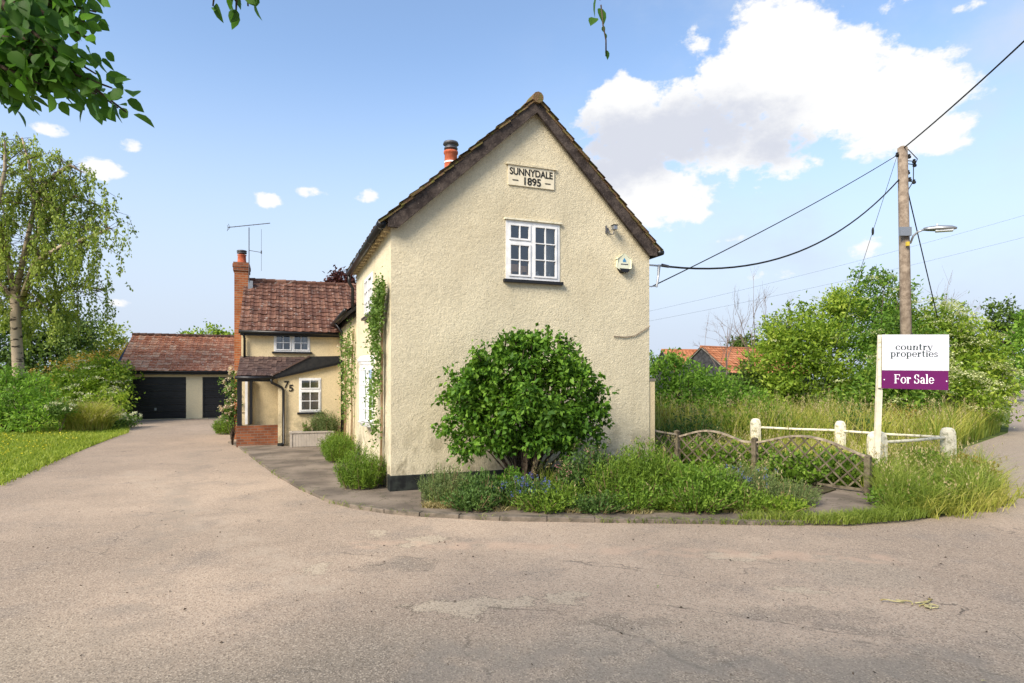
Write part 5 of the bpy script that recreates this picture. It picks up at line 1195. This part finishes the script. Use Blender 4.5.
# ---- right side
GH = 'elder hedge along the field'
bush('hedge_bush', [pb(680, 374, 19, 26, 22), pb(662, 378, 19, 20, 24), pb(708, 390, 19.5, 30, 18), pb(690, 395, 19, 46, 20), pb(740, 400, 20, 30, 16)], 7000, .13, .06, 'l_mid', 'green bush just right of the cottage below the far barn', 'bush', 171, clump=.26, group=GH, shoots=26)
bush('hedge_bush', [pb(745, 385, 22, 26, 22), pb(765, 395, 21.5, 26, 18), pb(730, 395, 22, 24, 14)], 3600, .15, .08, 'l_dark', 'darker low bush with bare twigs between the barn and the tall hedge', 'bush', 172, clump=.3, group=GH, shoots=10)
bush('hedge_bush', [pb(800, 345, 22, 40, 38), pb(775, 370, 21.5, 30, 34), pb(832, 325, 23, 34, 28), pb(815, 380, 21, 46, 28), pb(785, 340, 22.5, 20, 20)], 15000, .16, .075, 'l_elder', 'tall elder bush left of the sale board, broad leaves', 'bush', 173, clump=.4, group=GH, shoots=26, fl=(22, .14, 'fl_cream', 'flat'))
bush('hedge_bush', [pb(872, 322, 23.5, 42, 32), pb(862, 365, 21.5, 42, 36), pb(900, 350, 21.5, 36, 36), pb(880, 393, 19.5, 48, 20), pb(912, 388, 17.9, 26, 26, .45), pb(895, 365, 18.0, 22, 20, .4), pb(868, 294, 24, 24, 24), pb(896, 300, 24, 22, 18)], 16000, .16, .075, 'l_mix', 'tallest hedge bush around the foot of the telegraph pole', 'bush', 174, clump=.4, group=GH, shoots=34, fl=(70, .18, 'fl_cream', 'flat'))
bush('hedge_bush', [pb(925, 372, 18.2, 26, 22, .6), pb(945, 345, 23, 36, 38), pb(970, 370, 22.5, 36, 40), pb(950, 395, 21, 40, 24), pb(985, 395, 22, 26, 30), pb(930, 325, 24, 34, 24)], 16000, .16, .075, 'l_elder', 'elder bush with cream flower heads right of the sale board by the lane', 'bush', 175, clump=.4, group=GH, shoots=20, fl=(210, .21, 'fl_cream', 'flat'))
GF = 'far trees along the lane'
tree('far_tree', 1004, 62, [pb(1000, 318, 62, 14, 18), pb(1012, 326, 62, 18, 20), pb(1002, 345, 62, 20, 20), pb(1030, 330, 62, 20, 24)], 4500, .34, .2, 'l_dark', 'dark tree at the right edge above the lane', 181, clump=.6, group=GF)
tree('far_tree', 1040, 50, [pb(1040, 330, 50, 26, 24), pb(1030, 352, 50, 26, 26), pb(1050, 365, 50, 30, 20)], 4000, .3, .18, 'l_mid', 'lighter tree at the right edge, partly out of frame', 182, clump=.6, group=GF)
tree('far_tree', 1003, 85, [pb(990, 352, 85, 22, 22, 4), pb(1010, 365, 85, 18, 16, 4), pb(970, 365, 85, 30, 18, 4)], 3000, .45, .28, 'l_mid', 'hazy green tree filling the end of the lane', 183, clump=.9, group=GF)
tree('far_tree', 745, 100, [pb(745, 342, 100, 10, 5), pb(740, 350, 100, 12, 8), pb(752, 350, 100, 10, 8)], 1200, .5, .3, 'l_dark', 'small distant tree peeping over the barn ridge', 184, clump=.7, group=GF)
bush('far_hedge', [pb(x_, 374, 120, 70, 9, 5) for x_ in range(640, 1180, 90)], 5000, .8, .45, 'l_dark', 'far dark hedge line on the right horizon', 'hedge', 185, clump=1.4)
# bare trees
def bare(px, d, py, h0, seed, label):
    rg = np.random.default_rng(seed); base = Vector(((px-CX)/FP*d, d, 0)); top = Vector(at(px, py, d)); mb = MB()
    def br(p, dirn, L, r, lev):
        q = p+dirn*L; mid = p+dirn*L*.5+Vector(rg.normal(size=3))*L*.04; mb.tube([p, mid, q], [r*.7, r*.5, r*.35], 5)
        if lev == 0: return
        for k in range(3 if lev > 1 else 4):
            s_ = rg.uniform(.35, 1); nd = (dirn+Vector(rg.normal(size=3))*.42+Z*.15).normalized(); br(p+dirn*L*s_, nd, L*rg.uniform(.4, .65), r*.5*(1.2-s_*.4), lev-1)
    H_ = top.z; br(base, Vector((0, 0, 1)), H_*.55, .06, 0); 
    for k in range(3): br(base+Z*H_*(.4+.05*k), (Vector((rg.normal()*.3, rg.normal()*.3, 1))).normalized(), H_*.42, .028, 3)
    br(base+Z*H_*.55, Vector((.02, 0, 1)).normalized(), H_*.45, .03, 2)
    tag(mb.build('bare_tree', 'twig', base=base), label, 'tree', 'bare leafless trees')
bare(752, 22, 306, 0, 5, 'taller bare leafless sapling in front of the barn roof')
bare(727, 22.5, 328, 0, 12, 'thinner bare leafless sapling left of the taller one')
bare(764, 23, 318, 0, 8, 'bare leafless sapling against the tall hedge')
bare(945, 26, 297, 0, 15, 'bare twiggy top sticking out above the hedge right of the pole')

# ---- grasses
def inpoly(P, poly):
    x, y = P[:, 0], P[:, 1]; c = np.zeros(len(P), bool); n = len(poly)
    for i in range(n):
        x0, y0 = poly[i]; x1, y1 = poly[(i+1) % n]
        k = ((y0 > y) != (y1 > y)) & (x < (x1-x0)*(y-y0)/((y1-y0) if y1 != y0 else 1e-9)+x0); c ^= k
    return c
def scatter(poly, n, rg, grow=1):
    xs = [p[0] for p in poly]; ys = [p[1] for p in poly]; out = []
    while sum(map(len, out)) < n:
        q = np.stack([rg.uniform(min(xs), max(xs), n), rg.uniform(min(ys), max(ys), n)], 1); out.append(q[inpoly(q, poly)])
    return np.concatenate(out)[:n]
def grassfield(name, poly, n, h, w, m, seed, lean=.35, seedheads=0, nzs=.6, z=0., hv=.5):
    rg = np.random.default_rng(seed); q = scatter(poly, n, rg)
    pat = .5+.5*np.sin(q[:, 0]*nzs*2.1+1.3*np.sin(q[:, 1]*nzs))*np.sin(q[:, 1]*nzs*1.7+q[:, 0]*.4)
    P = np.concatenate([q, np.full((len(q), 1), z)], 1); H = h*(1-hv*.6+hv*pat*.6)*(.55+.65*rg.random(len(q)))
    v, f, tip = blade_mesh(P, H, lean*(.2+rg.random(len(q))*1.1), w, rg); o = nmesh(name, v, f, m)
    if seedheads:
        k = rg.choice(len(q), seedheads); Q = (tip[k][:, None]+rg.normal(size=(seedheads, 7, 3))*np.array([.012, .012, .06])+np.array([0, 0, .03])).reshape(-1, 3)
        v2, f2 = leaves(Q, rg.normal(size=Q.shape)*.4+np.array([0, 0, 1]), rg.normal(size=Q.shape), .05, .016)
        o2 = nmesh(name+'_heads', v2, f2, 'seed'); tag(o2, 'pale seed heads over the tall field grass', 'grass', kind='stuff')
    return o
meadow = [(3.2, 12.6), (4.6, 11.7), (5.9, 10.2), (8.4, 11.4), (9.6, 13.2), (12.3, 16.9), (16, 20.5), (17, 23), (5, 26), (2.4, 22), (3.0, 14)]
front = [(3.2, 12.6), (4.6, 11.7), (5.9, 10.2), (8.3, 11.7), (9.4, 13.2), (10.4, 14.4), (3.1, 15.2)]
tag(grassfield('rough_grass', front, 8000, .66, .018, 'grass', 221, seedheads=500, nzs=2), 'shorter rough grass around the white posts inside the lattice fence', 'grass', kind='stuff')
meadow = [(3.1, 15.2), (10.4, 14.4), (12.3, 16.9), (16, 20.5), (17, 23), (5, 26), (2.4, 22)]
tag(grassfield('green_meadow_grass', meadow, 9000, 1.5, .026, 'grassg', 222, seedheads=300, nzs=.9, hv=1.1), 'taller green clumps through the field grass below the hedge', 'grass', kind='stuff')
tag(grassfield('tall_grass', meadow, 24000, 1.35, .024, 'grass', 201, seedheads=3800, nzs=1.3, hv=.6), 'tall yellowing field grass behind the lattice fence and white rails', 'grass', kind='stuff')
for i, (x, y, w, h, lb) in enumerate(((5.35, 11.0, .7, .62, 'bright leafy weed clump behind the right lattice panel, nearer the sale board'), (4.7, 12.0, .75, .66, 'bright leafy weed clump behind the left half of the right lattice panel'), (3.7, 12.8, .7, .62, 'bright leafy weed clump behind the middle lattice panel'), (6.0, 10.7, .45, .55, 'leafy weed clump squeezed between lattice end and white post'))):
    clumpy('weed_clump', x, y, w, w*.7, h, 330, 'l_bright', lb, 'plant', 340+i, ln=.10, wd=.055, lean=.7, z0=0, group='weeds behind the lattice fence')
verge = [(5.2, 8.35), (5.9, 8.55), (6.9, 8.95), (7.7, 9.7), (8.6, 11.2), (9.2, 12.5), (8.2, 12.6), (6.6, 10.9), (5.9, 10.0), (5.5, 9.2)]
tag(up_(sheet('verge_ground', verge, .018, 'field')))
tag(grassfield('verge_grass', verge, 7500, .80, .011, 'grassg', 203, seedheads=260, lean=.6, nzs=2.6, hv=1.1), 'long green verge grass around the posts by the lane', 'grass', kind='stuff')
tag(grassfield('edge_grass', [(2.95, 8.05), (4.3, 7.85), (5.3, 8.1), (6.2, 8.6), (5.8, 9.0), (5.0, 8.45), (4.2, 8.15), (3.2, 8.25)], 3600, .17, .010, 'grassg', 204, lean=.7, z=.03), 'short ragged grass creeping over the kerb end', 'grass', kind='stuff')
tag(grassfield('bed_grass', [(-1.3, 8.95), (0, 8.62), (2.5, 8.5), (3.8, 8.6), (4.6, 9.6), (3.5, 10.8), (1.2, 9.9), (-.8, 9.5)], 2600, .30, .010, 'grassg', 205, lean=.55, z=.06, seedheads=160), 'thin grass growing between the bed plants', 'grass', kind='stuff')
hedgefoot = [(12.3, 16.9), (17.2, 21.6), (20, 25), (17, 26), (11, 20)]
tag(grassfield('hedge_grass', hedgefoot, 7000, .75, .022, 'grassg', 206, seedheads=300), 'green grass strip at the hedge foot beside the lane', 'grass', kind='stuff')
lawnp = [(-9.0, 10.85), (-9.75, 12.6), (-10.45, 14.1), (-12.1, 17.9), (-13.45, 21.5), (-15.2, 24.3), (-24, 25.5), (-32, 22), (-32, 6.6), (-11, 8.45), (-9.1, 9.6)]
tag(grassfield('lawn_grass', lawnp, 125000, .17, .018, 'lawn', 207, lean=.8, nzs=.9, hv=.9, z=.01), 'sunlit mown lawn left of the driveway', 'grass', kind='stuff')
rg = np.random.default_rng(8); q = scatter([G(5, 470), G(70, 445), G(100, 436), (-20, 21), (-14, 13)], 420, rg); P = np.concatenate([q, np.full((len(q), 1), .13)], 1)
v, f = leaves(P, rg.normal(size=P.shape)*np.array([1, 1, .1]), np.array([0, 0, 1.])+rg.normal(size=P.shape)*.2, .05, .05)
tag(nmesh('lawn_buttercups', v, f, mat('buttercup', (.6, .5, .03), .6)), 'scattered yellow buttercups in the lawn', 'flowers', kind='stuff')
rg = np.random.default_rng(61); eg = [(5.4, 8.3), (6.2, 8.66), (7.0, 9.0), (7.75, 9.7), (8.7, 11.2), (9.3, 12.5)]; pts = []
for a, b in zip(eg[:-1], eg[1:]):
    for k in range(26):
        s_ = rg.random(); c = np.array([a[0]+(b[0]-a[0])*s_, a[1]+(b[1]-a[1])*s_])+rg.normal(size=2)*.10; m_ = int(rg.integers(3, 26))
        pts.append(np.concatenate([c+rg.normal(size=(m_, 2))*.05, np.zeros((m_, 1))], 1))
pts = np.concatenate(pts); v, f, _ = blade_mesh(pts, .12+.45*rg.random(len(pts))**2, .5+.8*rg.random(len(pts)), .011, rg); tag(nmesh('verge_edge_tufts', v, f, 'grass'), 'ragged tufts where the verge breaks up onto the tarmac', 'grass', kind='stuff')
mb = MB(); mb.poly([[(5.0, 8.15), (5.9, 8.42), (6.9, 8.85), (7.8, 9.5), (8.6, 10.9), (9.3, 12.3), (8.8, 12.4), (6.2, 8.9), (5.2, 8.4)]], lambda a, b, t_: Vector((a, b, .006-t_)), .004); tag(mb.build('verge_soil', 'soil'), kind='structure')
fw = [(5.2, 15.6, 1.2, 'l_feather', 'tall feathery field weed behind the left white post'), (6.6, 16.2, 1.35, 'l_bright', 'tall leafy field weed between the two far white posts'), (8.6, 15.4, 1.15, 'l_lavleaf', 'dark leafy field weed behind the sale board'), (10.6, 16.8, 1.2, 'l_rust', 'rusty dock standing in the field grass near the lane'),
      (4.3, 14.6, 1.1, 'l_lavleaf', 'dark leafy field weed near the house corner'), (7.6, 18.2, 1.5, 'l_elder', 'yellow-green field weed below the tall hedge left of the sale board'), (3.6, 16.5, 1.3, 'l_rust', 'rusty stalky field weed beyond the house corner')]
for i, (x, y, h, m_, lb) in enumerate(fw): clumpy('field_weed', x, y, .75, .5, h, 130, m_, lb, 'plant', 400+i, ln=.09, wd=.035, lean=.5, z0=0, group='weeds standing in the field grass')
# small weeds along the joint of paving and drive
rg = np.random.default_rng(14); pts = []
for a, b in zip(apr[1:16], apr[2:17]):
    for k in range(40 if a[0] > 0 else 5):
        s_ = rg.random()**1.0; pts.append((a[0]+(b[0]-a[0])*s_+rg.normal()*.02, a[1]+(b[1]-a[1])*s_+rg.normal()*.02, .01))
pts = np.repeat(np.array(pts), 5, 0)+np.concatenate([rg.normal(size=(len(pts)*5, 2))*.02, np.zeros((len(pts)*5, 1))], 1)
v, f, _ = blade_mesh(pts, .05+.06*rg.random(len(pts)), np.full(len(pts), .8), .008, rg); tag(nmesh('joint_weeds', v, f, 'grassg'), 'tiny weeds in the joint between paving and drive', 'weeds', kind='stuff')

# ---- litter on the drive
def litter(px, py, s_, label, seed, n=5, m='litter', cat='leaf litter', name='dry_leaf'):
    rg = np.random.default_rng(seed); x, y = G(px, py); P = np.array([[x, y, .008]])+np.concatenate([rg.normal(size=(n, 2))*s_*.5, rg.random((n, 1))*.02], 1)
    v, f = leaves(P, rg.normal(size=P.shape)*np.array([1, 1, .15]), np.array([0, 0, 1.])+rg.normal(size=P.shape)*.3, s_*.6, s_*.28, .3)
    return tag(nmesh(name, v, f, m, base=(x, y, 0)), label, cat)
x, y = G(921, 607); rg = np.random.default_rng(4); mb = MB()
for k in range(7):
    th = rg.uniform(0, 6.28); p = Vector((x+rg.normal()*.06, y+rg.normal()*.035, .012)); pts = [p]
    for j in range(5):
        th += rg.normal()*.9; p = p+Vector((math.cos(th)*.045, math.sin(th)*.025, rg.uniform(-.003, .006))); p.z = max(p.z, .01); pts.append(p)
    mb.tube(pts, [.006]*len(pts), 6)
tag(mb.build('dried_stalks', 'litter', base=(x, y, 0), smooth=True), 'tangle of dried pale stalks lying on the tarmac at lower right', 'litter')
litter(46, 630, .05, 'small brown fallen leaf at the lower left of the tarmac', 1, 1, 'bark'); litter(658, 588, .05, 'small green fallen leaf in the middle of the tarmac', 2, 2, 'l_mid'); litter(976, 682, .07, 'yellow fallen leaf at the bottom right picture edge', 3, 2)
litter(770, 655, .03, 'tiny green leaf on the dark patch of tarmac', 6, 1, 'l_mid'); litter(405, 620, .035, 'tiny brown leaf left of the pale tarmac patch', 7, 1, 'bark')
rg = np.random.default_rng(31); q = rg.uniform([-7, 3.4], [8, 13], (700, 2)); P = np.concatenate([q, np.full((700, 1), .004)], 1); s_ = .008+.012*rg.random(700)**2
v, f = leaves(P, rg.normal(size=P.shape)*np.array([1, 1, .2]), np.array([0, 0, 1.])+rg.normal(size=P.shape)*.4, s_*1.6, s_, .5)
tag(nmesh('drive_grit', v, f, 'bark'), 'scattered specks of grit and bud scales on the tarmac', 'grit', kind='stuff')

# ============================================================ OVERHANGING TREE (trunk out of frame on the left, behind the camera)
def broad_leaves(P, A, N, ln, wd):
    n = len(P); A = unit(A); sd = unit(np.cross(A, N)); up = np.cross(sd, A); ln = ln[:, None]; wd = wd[:, None]
    prof = [(0, 0), (.12, .34), (.38, .5), (.65, .40), (.86, .17), (1.0, 0)]
    rows = []
    for t_, w in prof:
        c = P+A*ln*t_-up*ln*.16*t_**2
        rows += [c-sd*wd*w+up*wd*w*.28, c, c+sd*wd*w+up*wd*w*.28]
    v = np.stack(rows, 1).reshape(-1, 3); b = (np.arange(n)*18)[:, None]; F = []
    for i in range(5):
        F.append(b+np.array([i*3, i*3+1, i*3+4, i*3+3])); F.append(b+np.array([i*3+1, i*3+2, i*3+5, i*3+4]))
    return v, np.concatenate(F, 0)
def over_tree():
    rg = np.random.default_rng(55); tx, ty = -4.6, -3.2
    root = empty('overhanging_tree', (tx, ty, 0), 'broad-leaved tree whose leafy branches hang into the top of the view', 'tree')
    mb = MB(); mb.tube([(tx, ty, -.05), (tx+.1, ty, 1.5), (tx, ty+.1, 3.0), (tx+.2, ty+.2, 4.4), (tx+.3, ty+.3, 6.2)], [.34, .27, .24, .2, .12], 12)
    P, A = [], []
    def spray(pts, n, tipw, s=.12, w=1.0):
        """leaves alternating along a polyline twig"""
        pts = [Vector(p) for p in pts]; mb.tube(pts, [.016-.012*i/(len(pts)-1) for i in range(len(pts))], 5)
        for k in range(n):
            f_ = (k+.5)/n*(len(pts)-1); i = min(int(f_), len(pts)-2); p = pts[i].lerp(pts[i+1], f_-i); d = (pts[i+1]-pts[i]).normalized()
            q = np.array(p)+rg.normal(size=3)*tipw; P.append(q); A.append(np.array(d)*.6+rg.normal(size=3)*.55+np.array([0, 0, -.45]))
    # limbs from trunk towards each group
    D = 3.0
    def K(px, py, d=D): return Vector(at(px, py, d))
    mb.tube([(tx+.1, ty+.1, 3.6), (-4.2, .0, 4.2), K(-120, -60, 3.0), K(-20, 10, 2.9)], [.10, .07, .04, .02], 8)
    mb.tube([(tx+.2, ty+.2, 4.4), (-3.4, .2, 5.0), K(120, -200, 3.2), K(225, -60, 3.1)], [.10, .06, .035, .012], 8)
    mb.tube([(tx+.2, ty+.2, 4.8), (-2.4, .2, 5.5), K(480, -260, 3.3), K(590, -70, 3.2)], [.10, .06, .035, .01], 8)
    for (a, b, c) in [((-30, -20), (30, 45), (118, 108)), ((-30, 0), (50, 55), (126, 112)), ((-30, 20), (30, 62), (100, 98)), ((-30, 40), (20, 66), (74, 90)), ((-30, 40), (0, 66), (40, 84)), ((-30, 0), (40, 40), (96, 74)), ((-20, -10), (20, 20), (60, 44)), ((-30, 50), (-10, 74), (14, 88)), ((0, -30), (40, 0), (84, 22)), ((-40, 30), (0, 50), (60, 72)), ((-40, 30), (-10, 60), (26, 76)), ((-20, 20), (40, 62), (112, 88)), ((-30, 40), (20, 70), (96, 94)), ((-20, -40), (45, 15), (92, 40)), ((-30, 10), (5, 50), (30, 78)), ((-30, 50), (-5, 72), (8, 90)),
                      ((0, -30), (50, 0), (96, 12)), ((-10, -10), (30, 30), (70, 62)), ((-40, 0), (0, 30), (48, 92)), ((-30, -30), (10, 0), (50, 30)), ((10, -40), (60, -15), (80, 5)), ((-20, 30), (25, 50), (70, 92)), ((-35, 40), (10, 56), (55, 84))]:
        dd = rg.uniform(2.7, 3.4); spray([K(*a, dd), K(*b, dd), K(*c, dd)], 44, .045)
    for (a, b, c) in [((228, -70), (218, -35), (213, 6)), ((228, -70), (238, -35), (236, 14)), ((230, -70), (250, -35), (257, 4)), ((228, -70), (232, -30), (228, 2)), ((230, -70), (246, -30), (248, 6))]:
        spray([K(*a, 3.1), K(*b, 3.1), K(*c, 3.1)], 9, .03)
    # the little sprig at the top right
    spray([K(592, -70, 3.2), K(598, -30, 3.2), K(600, 0, 3.2)], 7, .012)
    sp = [K(601, 5, 3.2), K(603, 25, 3.2), K(606, 40, 3.2), K(606, 56, 3.2)]; mb.tube(sp, .004, 5)
    P2 = [np.array(K(599, 8, 3.2)), np.array(K(595, 18, 3.2)), np.array(K(603, 26, 3.2)), np.array(K(605, 33, 3.2)), np.array(K(606, 50, 3.2))]
    L2_ = [.09, .085, .035, .03, .05]
    # rest of the crown overhead, out of frame, added to shade the near tarmac
    Pa, Da = crown_pts(rg, [((tx, ty-1.5, 7.2), (3.4, 3.0, 2.4)), ((-1.0, -5.2, 6.8), (3.2, 2.2, 1.6))], 7000, .5, .45, 24)
    Pc = np.array(P); Ac = np.array(A); n = len(Pc)
    Nn = rg.normal(size=(n, 3))*.6+np.array([0, -.3, .8]); ln = rg.uniform(.055, .105, n); v, f = broad_leaves(Pc, Ac, Nn, ln, ln*.72); nmesh('hanging_leaves', v, f, 'l_lime', root, smooth=True)
    P2 = np.array(P2); L2_ = np.array(L2_); v, f = broad_leaves(P2, np.array([[.2, 0, -1.]]*5)+rg.normal(size=(5, 3))*.25, np.array([[.3, -1, .2]]*5)+rg.normal(size=(5, 3))*.3, L2_, L2_*.62); nmesh('sprig_leaves', v, f, 'l_lime', root, smooth=True)
    v, f = leaves(Pa, Da*.6+rg.normal(size=Pa.shape), rg.normal(size=Pa.shape)+np.array([0, 0, .8]), .16, .12); nmesh('crown', v, f, 'l_lime', root)
    mb.build('trunk', 'bark', root, smooth=True)
over_tree()
print('objects', len(bpy.data.objects), 'polys', sum(len(o.data.polygons) for o in bpy.data.objects if o.type == 'MESH'))
